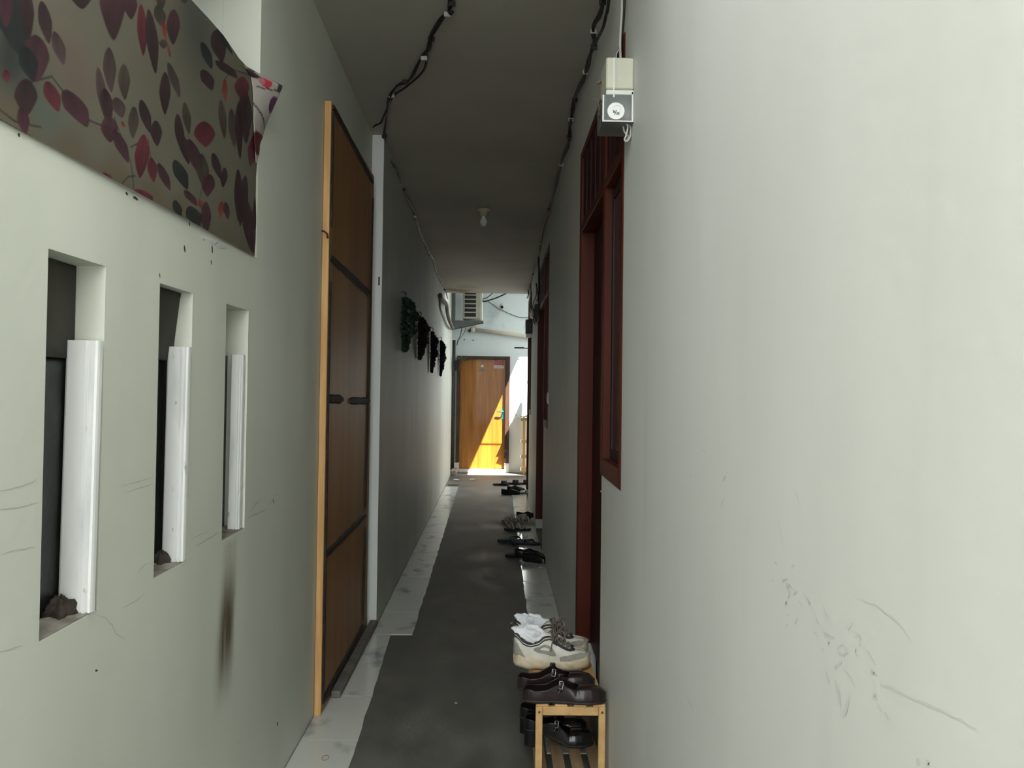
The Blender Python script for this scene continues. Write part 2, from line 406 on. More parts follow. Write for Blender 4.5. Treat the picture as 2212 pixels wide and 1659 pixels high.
over(M['strip'], lambda nt, tc, sx: mth(nt, 'MULTIPLY', smooth(nt, noise(nt, tc, (40,40,18), 3), 0.66, 0.74), 0.7), (0.25,0.24,0.21))
M['plastic_blk'] = mat('black_plastic_sheet', (0.008,0.009,0.009), (0.022,0.024,0.023), 0.35, (14,14,3), contrast=(.45,.75), bump=0.6, bscale=14, bdist=0.01)
M['sheet_br'] = mat('brown_fabric_sheet', (0.035,0.031,0.025), (0.055,0.05,0.04), 0.8, (9,9,9), bump=0.3)
M['dirt'] = mat('dirt', (0.03,0.022,0.016), (0.06,0.045,0.035), 0.95, (60,60,60), bump=0.8, bscale=120)
M['sillrough'] = mat('dirty_cement', (0.15,0.13,0.105), (0.30,0.28,0.24), 0.9, (20,20,20), bump=0.6, bscale=60)
M['crack'] = mat('hairline_dark', (0.42,0.43,0.38), (0.50,0.51,0.45), 0.9, (20,20,20))
M['scuff'] = mat('scuff_grey', (0.54,0.55,0.53), (0.60,0.61,0.59), 0.8, (20,20,20))
M['steel'] = mat('bright_steel', (0.7,0.7,0.68), (0.8,0.8,0.78), 0.25, (9,9,9), metal=1.0)

# ---------------------------------------------------------------- slots: mouldings, sheets, sills, dirt
names = ('widest and nearest slot', 'middle slot', 'farthest slot above the brown stain')
spx = [((163,733),(218,738),(146,1318),(206,1327)), ((376,750),(411,748),(364,1205),(402,1212)), ((501,766),(529,766),(499,1132),(526,1140))]
for i, (s, q) in enumerate(zip(SL, spx)):
    Yf = s[1] - 0.026
    P = [ony(*c, Yf) for c in q]
    x0 = (P[0].x + P[2].x)/2; x1 = XL + 0.004 if i < 2 else XL - 0.004
    x0 = (XL-.057, XL-.048, XL-.040)[i]
    zt = (P[0].z + P[1].z)/2; zb = s[2] + 0.003
    b = MB(); wd = x1 - x0                     # moulded profile in plan: x across, y towards the camera
    prof = [(0,.012),(0,.002),(.06,0),(.62,0),(.66,.005),(.70,.005),(.74,-.001),(.82,-.001),(.86,.006),(.90,.006),(.93,0),(.98,.002),(1,.008),(1,.018),(0,.018)]
    lean = 0.012
    n = len(prof)
    for (z, sh) in ((zb, 0.0), (zt, lean)):
        for (a_, c_) in prof: b.v.append((x0 + a_*wd, Yf - 0.012 + c_ + sh*0.7, z))
    b.f.append(tuple(range(n))); b.f.append(tuple(range(2*n-1, n-1, -1)))
    for k in range(n): j = (k+1) % n; b.f.append((k, k+n, j+n, j))
    o = b.build('moulding_strip', M['strip'])
    tag(o, ('wide worn white grooved moulding strip standing in the nearest, largest looking slot', 'worn white grooved moulding strip standing in the middle one of the three slots', 'thin white grooved moulding strip standing in the slot above the brown stain')[i], 'moulding', 'white moulding strips in the wall slots')
    # black plastic behind
    bk = onx(*((160,770),(376,775),(497,768))[i], XL-0.062)
    ye = s[1]-0.002 if i < 2 else min(bk.y, s[1]-.004)
    X2 = XL - 0.060
    b = MB()
    ztop = onx(*((130,771),(355,775),(488,768))[i], X2).z
    def fn(uu, vv, y0=s[0]-0.02, y1=ye, z0=s[2]-0.0, z1=ztop, X2=X2, i=i):
        y = y0 + (y1-y0)*uu; z = z0 + (z1-z0)*vv
        y -= (0.004 if i == 0 else 0.001)*(1-vv)*uu
        return (X2 - 0.004*(1-uu)*(1+sin(uu*9+vv*5+i)) - 0.002*(1-uu)*(1+sin(vv*23)), y, z)
    b.grid(fn, 10, 24)
    o = b.build('plastic_sheet', M['plastic_blk'], solid=0.003, smooth=True)
    tag(o, ('black plastic sheet filling the lower part of the nearest slot', 'black plastic sheet filling the lower part of the middle slot', 'narrow dark plastic sheet low in the slot above the stain')[i], 'sheet', 'black plastic sheets behind the slots')
    if i < 2:
        edge = ((165,566),(172,600),(179,640),(183,690),(177,715),(165,742),(160,775)) if i == 0 else ((416,634),(410,655),(402,680),(396,705),(390,730),(384,760),(378,780))
        E = [onx(*e, XL-0.058 if i == 0 else XL-0.03-0.02*k/6) for k, e in enumerate(edge)]
        b = MB()
        for e in E:
            yy = min(e.y, s[1]-0.002); b.v += [(e.x, s[0]-0.0, min(e.z, s[3]-0.001)), (e.x+0.002, (s[0]+yy)/2, min(e.z, s[3]-0.001)), (e.x, yy, min(e.z, s[3]-.001))]
        for k in range(len(E)-1):
            for j in (0,1): b.f.append((3*k+j, 3*k+j+1, 3*k+j+4, 3*k+j+3))
        o = b.build('cloth_flap', M['sheet_br'], solid=0.002, smooth=True)
        tag(o, ('dark brown cloth with curved edge hanging at the top of the nearest slot', 'dark brown cloth cut diagonally hanging at the top of the middle slot')[i], 'cloth', 'brown cloths in the slots')
    # dirty cement bed on the slot's sill
    b = MB()
    b.grid(lambda uu, vv, s=s: (XL - 0.001 - (TH-0.002)*vv, s[0]+0.002 + (s[1]-s[0]-0.004)*uu, s[2] + 0.0015 + 0.014*vv*(0.6+0.4*sin(uu*17+vv*6))*(1 if 0.02 < vv else 0)), 14, 8)
    o = b.build('sill_bed', M['sillrough'], bpy.data.objects['wall_left_near'], world=False, smooth=True)
    if i < 2:
        b = MB(); c = Vector((XL-0.045, s[1]-0.05, s[2]+0.004))
        def clump(uu, vv, c=c, i=i):
            A = uu*2*pi; B = vv*pi/2; rr = (0.022 - 0.004*i)*(1+0.25*sin(5*A+i)+0.15*sin(9*A+7*B))
            return (c.x + rr*1.1*cos(A)*cos(B), c.y + rr*1.3*sin(A)*cos(B), c.z + rr*1.3*sin(B))
        b.grid(clump, 18, 6)
        o = b.build('dirt_clump', M['dirt'], smooth=True)
        tag(o, ('clump of dark dirt at the foot of the moulding in the nearest slot', 'small clump of dark dirt at the foot of the moulding in the middle slot')[i], 'dirt')

def strokes(name, m, parent, X, lines, wdt=0.0009, out=0.0006, onp=None):
    b = MB(); sg = 1 if X < 0 else -1
    for ln in lines:
        w0 = wdt; pts = ln
        if isinstance(ln[0], (int, float)): w0 = ln[0]; pts = ln[1:]
        P = [onx(px, py, X + sg*out) for px, py in pts]
        Q = []                       # subdivide with wobble
        for k in range(len(P)-1):
            for t in (0, .33, .66): p = P[k].lerp(P[k+1], t); Q.append(p + Vector((0, random.uniform(-.0015,.0015), random.uniform(-.0015,.0015))) if t else p)
        Q.append(P[-1]); n = len(b.v); m_ = len(Q)
        for k, p in enumerate(Q):
            t = (Q[min(k+1, m_-1)] - Q[max(k-1, 0)]); t.x = 0; t.normalize(); nn = Vector((0, -t.z, t.y))
            ww = w0 * (0.35 + 0.65*sin(pi*(k+.4)/(m_-.2))); b.v += [tuple(p + nn*ww), tuple(p - nn*ww)]
        for k in range(m_-1): b.f.append((n+2*k, n+2*k+1, n+2*k+3, n+2*k+2))
    o = b.build(name, m, parent, world=False); return o
WL = bpy.data.objects['wall_left_near']; WR = bpy.data.objects['wall_right']
o = strokes('hairline_cracks', M['crack'], WL, XL, [
    [(0,1200),(40,1187),(75,1182)], [(0,1060),(50,1050),(80,1035)], [(0,1100),(60,1092),(82,1086)],
    [(205,1326),(228,1335),(243,1350),(250,1368),(270,1380)], [(268,1312),(290,1300),(312,1284)], [(296,1238),(310,1222),(326,1215)],
    [0.002,(425,1180),(440,1170),(460,1158),(474,1150)], [(413,1166),(430,1156),(450,1148)], [0.0018,(540,1105),(552,1088),(565,1078)], [0.0018,(536,1118),(556,1110),(574,1100)],
    [0.0018,(580,1090),(590,1078),(597,1066)], [(512,1070),(520,1055),(527,1050)], [(262,1050),(300,1040),(330,1031)], [(268,1065),(310,1052),(332,1046)],
    [(512,1608),(518,1600),(523,1590)], [(620,1500),(623,1470),(625,1440)], [(594,1560),(600,1540),(601,1522)], [(0,1408),(30,1400),(50,1396)]])
tag(o, kind='stuff')
o = strokes('dirt_specks', M['dirt'], WL, XL, [[0.004,(398,530),(400,545)], [0.004,(458,531),(459,547)], [0.003,(456,562),(457,572)], [0.003,(440,513),(441,520)], [0.003,(408,480),(410,488)],
    [0.003,(272,415),(276,421)], [0.003,(288,426),(298,432)], [0.003,(40,288),(43,293)], [0.002,(345,590),(346,600)], [0.003,(590,1080),(592,1086)], [0.002,(206,1448),(211,1449)], [0.004,(598,1560),(600,1568)]], out=0.0008)
tag(o, kind='stuff')
random.seed(11)
sc = [[(1690,1252),(1703,1262),(1718,1276)], [(1702,1250),(1690,1256)], [(1736,1284),(1742,1292),(1750,1306)], [(1780,1316),(1783,1328),(1790,1336)],
      [(1758,1366),(1768,1376)], [(1776,1364),(1790,1370),(1805,1379)], [(1842,1345),(1834,1358),(1832,1364)], [(1846,1364),(1858,1375),(1858,1386)], [(1809,1398),(1822,1394),(1832,1410),(1822,1416),(1812,1414),(1809,1398)],
      [0.002,(1802,1443),(1809,1436)], [(1823,1447),(1838,1465),(1848,1485)], [(1872,1404),(1884,1424),(1892,1436)], [(1880,1452),(1896,1460)], [(1860,1293),(1900,1312),(1940,1345),(1968,1386)],
      [(1900,1478),(1935,1493),(1985,1514),(2060,1550),(2110,1575)], [(1716,1058),(1722,1075),(1727,1090)], [(1514,970),(1525,976)], [0.002,(1491,1025),(1493,1031)], [0.002,(1483,1505),(1490,1518),(1497,1533)],
      [0.003,(1804,1470),(1812,1500),(1815,1525)], [0.003,(1785,1450),(1792,1480)], [0.003,(1833,1505),(1828,1530),(1820,1546)], [0.004,(1560,1040),(1568,1030)], [0.0025,(1563,1075),(1558,1095)],
      [0.002,(1674,1215),(1678,1219)], [0.002,(1709,1228),(1716,1222)], [0.002,(1668,1256),(1671,1253)], [(1680,1120),(1688,1160),(1692,1190)], [0.003,(1980,1650),(1986,1642)], [0.003,(2003,1642),(2006,1652)], [0.002,(1910,1540),(1922,1555)]]
for k in range(26):
    x = random.uniform(1680, 1900); y = 1270 + (x-1680)*0.9 + random.uniform(-60, 60); sc.append([0.0014, (x, y), (x+random.uniform(-8,8), y+random.uniform(4,14))])
tag(strokes('scuff_marks', M['scuff'], WR, XR, sc), kind='stuff')

# ---------------------------------------------------------------- leaf printed banner over the opening
BX = XL + 0.007
bY0, bY1 = 0.95, 2.475
bz0, bz1 = sill.z - 0.002, 2.50
TOPE = sorted((onx(*q, BX).y, onx(*q, BX).z) for q in ((300,-160),(360,-75),(416,0),(450,38),(481,76),(513,126),(530,144),(548,153)))
RGT = sorted((onx(*q, BX).z, onx(*q, BX).y) for q in ((548,153),(556,210),(560,280),(553,350),(551,400),(553,460),(553,510),(551,557)))
LV = []   # leaves: (base px, tip px, half width px, colour, kind)
DK = (0.036,0.015,0.020); PU = (0.062,0.020,0.031); RD = (0.115,0.016,0.028); MV = (0.068,0.040,0.043); BR = (0.060,0.044,0.036); NV = (0.014,0.018,0.020); OR = (0.22,0.045,0.03)
def L(x0,y0,x1,y1,w,c): LV.append((x0,y0,x1,y1,w,c))
L(20,-60,40,118,38,NV); L(58,-30,60,90,14,DK); L(10,-40,12,60,16,PU); L(92,2,105,95,14,DK); L(75,75,78,178,27,PU); L(52,100,70,176,18,NV)
L(118,68,136,140,13,MV); L(175,-30,180,20,20,DK); L(55,170,60,250,22,DK); L(48,230,58,292,12,PU); L(100,175,125,242,15,RD); L(140,193,186,275,22,PU); L(238,-70,246,88,24,PU)
L(275,-20,280,42,14,PU); L(300,8,308,122,10,RD); L(318,20,335,160,12,DK); L(340,10,350,60,13,BR); L(378,20,374,97,15,PU); L(236,102,240,200,13,MV); L(268,138,270,216,12,BR)
L(212,145,226,260,10,MV); L(225,190,235,262,12,DK); L(250,210,262,255,14,MV); L(290,230,285,300,11,BR); L(306,215,325,288,11,DK); L(338,260,340,316,12,DK); L(232,250,236,308,17,PU)
L(245,280,275,352,12,PU); L(310,290,300,385,15,RD); L(325,340,330,394,10,RD); L(342,352,366,412,10,PU); L(296,408,325,440,16,RD); L(355,155,358,248,11,DK); L(362,135,388,210,9,BR)
L(440,90,460,150,9,NV); L(442,150,460,196,13,DK); L(465,65,480,135,13,DK); L(398,220,410,290,8,BR); L(384,246,396,330,9,DK); L(424,274,456,308,0,RD); L(395,290,410,355,10,DK)
L(410,300,436,380,13,PU); L(436,332,444,408,12,BR); L(380,345,405,410,14,NV); L(460,330,475,385,8,DK); L(484,362,482,405,7,DK); L(454,376,450,425,13,PU); L(446,435,444,505,11,PU); L(376,432,388,470,9,NV)
L(410,445,428,490,16,NV); L(400,410,425,445,10,PU); L(478,215,484,300,8,BR); L(500,235,505,318,9,MV); L(515,220,517,345,8,DK); L(526,195,532,310,14,DK); L(520,165,522,215,14,RD); L(555,285,540,360,11,RD)
L(470,130,510,170,12,DK); L(512,365,516,480,8,DK); L(528,378,520,490,9,DK); L(530,430,545,545,11,DK); L(552,420,550,500,6,DK); L(540,480,550,550,8,PU)
L(480,435,478,470,6,OR); L(362,95,366,125,3,OR); L(486,170,488,220,5,OR); L(352,40,356,90,5,OR); L(350,85,352,105,9,BR); L(14,150,16,178,8,RD); L(262,262,266,276,4,OR); L(225,372,240,388,7,RD); L(432,432,434,448,6,OR)
L(468,62,500,118,5,NV); L(488,436,494,475,6,PU); L(345,-30,350,20,13,BR); L(398,-20,402,8,9,BR)
lvw = []
for (x0,y0,x1,y1,ww,c) in LV:
    if ww == 0: x0,y0,x1,y1,ww = 440,262,445,318,20
    A = onx(x0,y0,BX); B = onx(x1,y1,BX); C = onx((x0+x1)/2+ww*1.18,(y0+y1)/2,BX); D = onx((x0+x1)/2-ww*1.18,(y0+y1)/2,BX)
    Ct = (A+B)/2; ax = (B-A)/2; wx = (C-D)/2
    lvw.append((Ct.y, Ct.z, ax.y, ax.z, wx.y, wx.z, c))
rnd = random.Random(5)
for k in range(10):      # leaves on the part that hangs out of the frame, nearer the camera
    y = rnd.uniform(0.97, 1.10); z = rnd.uniform(1.9, 2.45); lvw.append((y, z, rnd.uniform(-.02,.02), rnd.uniform(.05,.09), .028, 0, rnd.choice((DK,PU,MV,BR))))
stems = [[(55,180),(110,165),(140,205)], [(245,255),(280,350),(290,420)], [(262,398),(275,382),(290,380)], [(0,235),(35,262),(90,275)], [(320,300),(325,345),(345,365)], [(480,200),(486,172),(500,150),(545,165)], [(548,165),(545,230),(568,278)],
         [(280,318),(300,308)], [(345,0),(350,60),(360,100)], [(440,400),(430,440),(445,470)], [(548,190),(590,198)], [(190,260),(240,280)]]
stw = []
for st in stems:
    P = [onx(*p, BX) for p in st]
    for k in range(len(P)-1): stw.append((P[k].y, P[k].z, P[k+1].y, P[k+1].z))
import numpy as np
NU, NV_ = 560, 330
def leaf_colors(Y, Z):
    # background: fawn, backlit darkness put into the colour, a few tinted clouds
    bgc = np.zeros(Y.shape + (3,)); bgc[:] = (0.165, 0.152, 0.112)
    g = lambda cy, cz, s: np.exp(-((Y-cy)**2+(Z-cz)**2)/(2*s*s))[..., None]
    pk = onx(155,150,BX); tn = onx(190,320,BX); bl = onx(430,70,BX); gb = onx(110,270,BX)
    bgc += g(pk.y, pk.z, .05)*(np.array((0.17,0.11,0.09))-bgc)*.7
    bgc += g(gb.y, gb.z, .05)*(np.array((0.11,0.135,0.115))-bgc)*.7
    bgc += g(bl.y, bl.z, .09)*(np.array((0.075,0.08,0.07))-bgc)*.8
    nb = onx(20,120,BX); bgc += g(nb.y, nb.z, .05)*(np.array((0.025,0.034,0.034))-bgc)*.9
    tv = np.clip((sill.z+0.055-(Z + 0.02*np.sin(Y*40)))/0.05, 0, 1)[..., None]; bgc += tv*(np.array((0.14,0.105,0.06))-bgc)*.6
    col = bgc
    for (y0,z0,y1,z1) in stw:
        dy, dz = y1-y0, z1-z0; t = np.clip(((Y-y0)*dy+(Z-z0)*dz)/(dy*dy+dz*dz), 0, 1)
        d = np.hypot(Y-y0-t*dy, Z-z0-t*dz); k = np.clip((0.0026-d)/0.0015, 0, 1)[..., None]*.8; col = col*(1-k)+np.array((0.03,0.028,0.03))*k
    for (cy,cz_,ay,az,wy,wz,c) in lvw:
        det = ay*wz-az*wy
        if abs(det) < 1e-9: continue
        dy, dz = Y-cy, Z-cz_
        p = (dy*wz-dz*wy)/det; q = (ay*dz-az*dy)/det
        prof = np.sqrt(np.clip(1-p*p, 0, 1))*(1-0.28*np.abs(p))*(1-0.2*p)
        inside = np.clip((prof-np.abs(q))/0.12, 0, 1)*(np.abs(p) < 1)
        shade = 1.0 + 0.35*p*np.sign(cy*7919 % 1 - .5) + 0.12*np.sin(q*6+p*3)
        vein = 1 - 0.25*np.exp(-(q/0.06)**2)
        k = (inside*0.94)[..., None]
        col = col*(1-k) + (np.array(c)*(shade*vein)[..., None])*k
    return np.clip(col*0.78, 0.003, 1)
M['banner'] = bpy.data.materials.new('printed_leaf_banner'); M['banner'].use_nodes = True
nt = M['banner'].node_tree; at = nd(nt, 'ShaderNodeVertexColor'); at.layer_name = 'print'
nt.links.new(at.outputs['Color'], nt.nodes['Principled BSDF'].inputs['Base Color']); nt.nodes['Principled BSDF'].inputs['Roughness'].default_value = 0.55
uu, vv = np.meshgrid(np.linspace(0,1,NU+1), np.linspace(0,1,NV_+1), indexing='ij')
# the sheet: the far top corner flips forward round the jamb
PC = onx(556, 170, BX)     # where the fold starts at the top edge
tipw = ony(608, 186, 2.50)
edge_px = [(555,150),(560,235),(566,290),(556,340),(551,400),(552,450),(555,500),(552,556)]
zz = bz0 + (bz1-bz0)*vv
yend = np.interp(zz, [q[0] for q in RGT], [q[1] for q in RGT])
Yg = bY0 + (yend - bY0)*uu
ztop_ = np.interp(Yg, [q[0] for q in TOPE], [q[1] for q in TOPE])
Zg = bz0 + (ztop_ - bz0)*vv
Xg = BX + 0.003*np.sin(Yg*9)*vv + 0.002*np.sin(Zg*20+Yg*5)
Cg = leaf_colors(Yg, Zg)
vts = np.stack([Xg,Yg,Zg],-1).reshape(-1,3)
idx = np.arange((NU+1)*(NV_+1)).reshape(NU+1, NV_+1)
q4 = np.stack([idx[:-1,:-1], idx[1:,:-1], idx[1:,1:], idx[:-1,1:]], -1).reshape(-1,4)
me = bpy.data.meshes.new('leaf_banner'); me.from_pydata(vts.tolist(), [], q4.tolist())
ca = me.color_attributes.new('print', 'FLOAT_COLOR', 'POINT'); ca.data.foreach_set('color', np.concatenate([Cg.reshape(-1,3), np.ones((len(vts),1))],1).ravel())
me.polygons.foreach_set('use_smooth', [True]*len(me.polygons)); me.materials.append(M['banner'])
ban = bpy.data.objects.new('leaf_banner', me); COL.objects.link(ban)
tag(ban, 'vinyl banner printed with dark red and purple leaves covering the high opening on the left', 'banner')
# curled corner of the same sheet, a flap bent forward past the jamb
fl = MB(); nu, nv = 40, 60
fp_top = [(BX, YJ-0.004, bz1-0.015), tuple(ony(580,163,2.50)), tuple(ony(608,186,2.46))]
fp_bot = [(BX, YJ-0.004, onx(556,345,BX).z), tuple(ony(562,320,2.49)), tuple(ony(566,280,2.47))]
def flap(uu, vv):
    # right rim runs from the fold on the top edge, out to the tip, and back down to the sheet's edge
    rim = [Vector(onx(524,141,BX)), Vector(ony(560,160,2.48)), Vector(ony(609,186,2.46)), Vector(ony(596,216,2.46)), Vector(ony(583,245,2.47)), Vector(ony(569,280,2.48)), Vector(ony(561,315,2.49)), Vector(onx(553,352,BX+.004))]
    lft = [Vector(onx(*q, BX+.004)) for q in ((524,141),(530,150),(540,165),(544,190),(546,225),(546,260),(548,305),(551,352))]
    f = vv*7; k = min(int(f), 6); t = f-k
    A = lft[k].lerp(lft[k+1], t); B = rim[k].lerp(rim[k+1], t)
    m_ = A.lerp(B, uu); m_.x += 0.006*sin(pi*uu)*sin(pi*vv)+.002; return m_
fl.grid(flap, nu, nv)
fo = fl.build('curled_corner', M['banner'], ban, world=False, smooth=True, solid=0.0015)
par_ = []; seen = {}
for i_ in range(nu):
    for j_ in range(nv):
        for k_ in ((i_,j_),(i_+1,j_),(i_+1,j_+1),(i_,j_+1)):
            if k_ not in seen: seen[k_] = 1; par_.append((k_[0]/nu, k_[1]/nv))
fc = []
for (pu, pv) in par_:
    c = np.array((0.40,0.365,0.33))  # paler than the sheet; light on the bent corner put into the colour
    for (cu, cv, ru, rv, cc) in ((.42,.30,.20,.065,(0.45,0.04,0.07)), (.30,.30,.10,.05,(0.42,0.16,0.17)), (.93,.31,.10,.05,(0.05,0.03,0.04)), (.90,.49,.22,.085,(0.09,0.035,0.09)), (.55,.86,.9,.09,(0.10,0.008,0.016)), (.1,.20,.25,.09,(0.03,0.016,0.02))):
        if ((pu-cu)/ru)**2 + ((pv-cv)/rv)**2 < 1: c = np.array(cc)
    if abs(pv-(.40-.06*pu)) < .008 and pu > .1: c = np.array((0.05,0.05,0.04))
    if abs(pv-(.57+.15*pu)) < .010: c = np.array((0.05,0.045,0.04))
    fc += [*c, 1.0]
ca = fo.data.color_attributes.new('print', 'FLOAT_COLOR', 'POINT'); ca.data.foreach_set('color', fc)
# pale strip of paper sticking out under its edge
b = MB(); A = onx(430,505,BX+.006); B = onx(492,535,BX+.006)
b.grid(lambda uu, vv: tuple(A.lerp(B, uu) + Vector((0.012*sin(pi*uu)*(1-vv)+.001, 0, -0.004-0.010*vv*sin(pi*uu)))), 12, 3)
b.build('folded_hem', M['strip'], ban, world=False, solid=0.001)

# ---------------------------------------------------------------- tall plywood panel against the left wall
YA = onz(684,1550,0).y; YB = onz(784,1359,0).y
XD = XL + 0.030
zt0 = ony(702,204,YA).z; zt1 = onx(805,390,XD).z; ZT = (zt0+zt1)/2; YB = (YB + onx(805,390,XD).y)/2
print('plywood', YA, YB, zt0, zt1)
pd = thing('plywood_door', 'very tall brown plywood door panel with black strips flat against the left wall', 'door', (XL+0.015, (YA+YB)/2, 0))
MB().box(XL+0.002, XD, YA+0.016, YB, 0.012, ZT).build('panel', M['ply'], pd)
MB().box(XL+0.002, XD+0.001, YA, YA+0.016, 0.006, ZT+0.01, bev=0.002).build('edge_strip', M['ply_edge'], pd)
def band(p0, p1, w_=0.012, t_=0.008, nm='black_strip'):
    A = onx(*p0, XD+t_/2); B = onx(*p1, XD+t_/2); A.z = min(max(A.z, 0.02), ZT-0.006); B.z = min(max(B.z, 0.02), ZT-0.006); A.y = min(max(A.y, YA+0.03), YB-0.012); B.y = min(max(B.y, YA+0.03), YB-0.012)
    bb = MB(); n = max(6, int((B-A).length/0.06)); d = (B-A).normalized(); s = Vector((0, -d.z, d.y))
    for k in range(n+1):
        p = A.lerp(B, k/n); ww = w_*(1+random.uniform(-.15,.15))*(0.6 if k in (0,n) else 1)
        for (cx_, sg) in ((-t_/2,1),(t_/2,.6),(t_/2,-.6),(-t_/2,-1)): bb.v.append(tuple(p + s*ww*sg + Vector((cx_,0,0))))
    for k in range(n):
        for j in range(4): A_ = 4*k+j; B_ = 4*k+(j+1)%4; bb.f.append((A_, B_, B_+4, A_+4))
    bb.f.append((3,2,1,0)); bb.f.append((4*n,4*n+1,4*n+2,4*n+3))
    return bb.build(nm, M['tar'], pd, smooth=False)
band((714,212),(806,394),0.018)
band((709,222),(703,478),0.013); band((700,600),(683,1540),0.013)
band((806,428),(790,1096),0.012); band((790,1138),(784,1340),0.012)
band((705,548),(799,634),0.022); band((697,862),(741,863),0.022); band((756,866),(798,866),0.020); band((692,1212),(789,1113),0.020); band((682,1545),(784,1352),0.02)
MB().tube([ony(689,498,YA-.004), ony(700,499,YA-.006), onx(707,505,XD+.008), onx(708,514,XD+.006)], 0.004, 6).build('wire_hook', mat('rusty_wire',(0.10,0.035,0.02),(0.14,0.05,0.03),0.7), pd, smooth=True)
MB().box(XP0-0.02, XP0-0.012, YP-0.012, YP-0.001, onx(806,600,XP0).z, onx(806,580,XP0).z).build('hinge', M['black'], pd)
# plinth bar along its foot
b = MB(); b.box(XD+0.004, XD+0.048, onz(712,1512,0).y, YP-0.01, 0.007, 0.040, bev=0.004)
tag(b.build('floor_bar', mat('grimy_cement_bar',(0.13,0.118,0.105),(0.20,0.185,0.165),0.85,(12,12,12),bump=0.5), None), 'long dark grimy bar on the tiles along the foot of the plywood door', 'bar')
# pier face patch line and small dark fixing
tag(MB().lathe([(0.006,-.004),(0.004,0)], (ony(812,818,YP).x, YP-0.001, ony(812,818,YP).z), 8, 'y').build('screw_head', M['black']), 'single dark screw head in the white pier beside the plywood door', 'screw')

# ---------------------------------------------------------------- red-brown door and window frames on the right
zTr = onx(1258,492,XR).z*.5 + onx(1344,329,XR).z*.5
print('transom z', zTr, onx(1258,330,XR), onx(1335,1057,XR), onx(1293,1025,XR))
def unit(name, lab, ya, ym, yb, foot, simple=False):
    t = thing(name, lab, 'door frame', (XR+0.05, (ya+yb)/2, 0), 0, 'door and window frames in the right wall')
    X0, X1 = XR-0.004, XR+0.105
    pw = 0.055
    MB().box(X0, X1, yb-pw, yb-0.001, foot, UT-0.001, bev=0.004).build('post', M['red'], t)
    MB().box(X0, X1, ym-pw/2, ym+pw/2, UB+0.001, UT-0.001, bev=0.004).build('post', M['red'], t)
    MB().box(X0+.05, X1, ym+0.001, ym+pw/2, foot, UB, bev=0.003).build('post', M['red'], t)
    MB().box(X0, X1, ya+0.001, ya+0.045, UB+0.001, UT-0.001, bev=0.004).build('post', M['red'], t)
    MB().box(X0, X1, ya+0.046, yb-pw-.001, UT-0.035, UT-0.001, bev=0.004).build('head_rail', M['red'], t)
    MB().box(X0, X1, ya+0.046, ym-pw/2-.001, zTr-0.020, zTr+0.020, bev=0.004).build('transom', M['red'], t)
    MB().box(X0, X1, ym+pw/2+.001, yb-pw-.001, zTr-0.020, zTr+0.020, bev=0.004).build('transom', M['red'], t)
    MB().box(X0, X1, ya+0.046, ym-pw/2-.001, UB+0.001, UB+0.065, bev=0.004).build('window_sill', M['red'], t)
    for (A, B) in ((ya+0.046, ym-pw/2-.001), (ym+pw/2+.001, yb-pw-.001)):      # boarded ventilation panels over the transom
        n = max(3, int((B-A)/0.075)); w_ = (B-A)/n
        for k in range(n): MB().box(X0+0.008+0.004*(k%2), X0+0.022+0.004*(k%2), A+k*w_+0.002, A+(k+1)*w_-0.002, zTr+0.021, UT-0.036).build('vent_board', M['red_dk'], t)
    A, B = ya+0.046, ym-pw/2-.001
    sh = MB(); zz0, zz1 = UB+0.066, zTr-0.029
    for bx_ in ((A, A+.035, zz0, zz1), (B-.035, B, zz0, zz1), (A+.035, B-.035, zz0, zz0+.04), (A+.035, B-.035, zz1-.04, zz1)): sh.box(X0+.030, X0+.050, *bx_)
    s_ = sh.build('window_sash', M['sash'], t)
    MB().box(X0+.033, X0+.037, A+.034, B-.034, zz0+.039, zz1-.039).build('window_pane', M['glass_dk'], s_)
    lf = MB().box(X0+.068, X0+.104, ym+pw/2+.002, yb-pw-.002, foot+0.004, zTr-0.029, bev=.002).build('door_leaf', M['red_dk'], t)
    hy = ym+pw/2+.08
    MB().tube([(X0+.070,hy,1.0),(X0+.035,hy,1.0),(X0+.035,hy+.10,1.0)], 0.008, 8).build('door_handle', M['steel'], lf, smooth=True)
    MB().box(X0, X1-.01, yb-pw-.006, yb-0.0005, 0.0062, foot-0.0005, bev=0.003).build('foot_block', M['whitep'], t)
    MB().box(XR+0.10, XR+0.155, ym+.002, yb-.002, 0.0005, foot-0.004).build('threshold', M['dgrey'], t)
    return t
unit('door_frame', 'red-brown wooden door and window frame nearest the camera, right wall', *U1, 0.175)
unit('door_frame', 'dark red-brown door frame halfway down the right wall, above the worn sandals', *U2, 0.10)
unit('door_frame', 'dark door frame at the far end of the right wall, beside the courtyard', *U3, 0.06)
# light switch beside the second frame
p = onx(1185, 860, XR)
sw = thing('light_switch', 'small pale wall switch just before the second door frame', 'switch', (XR-.005, p.y, p.z))
MB().box(XR-0.010, XR-0.0005, p.y-.06, p.y+.06, p.z-.045, p.z+.045, bev=.003).build('plate', M['whitep'], sw)
MB().box(XR-0.014, XR-0.0102, p.y-.025, p.y+.025, p.z-.03, p.z+.03, bev=.002).build('rocker', M['whitep'], sw)

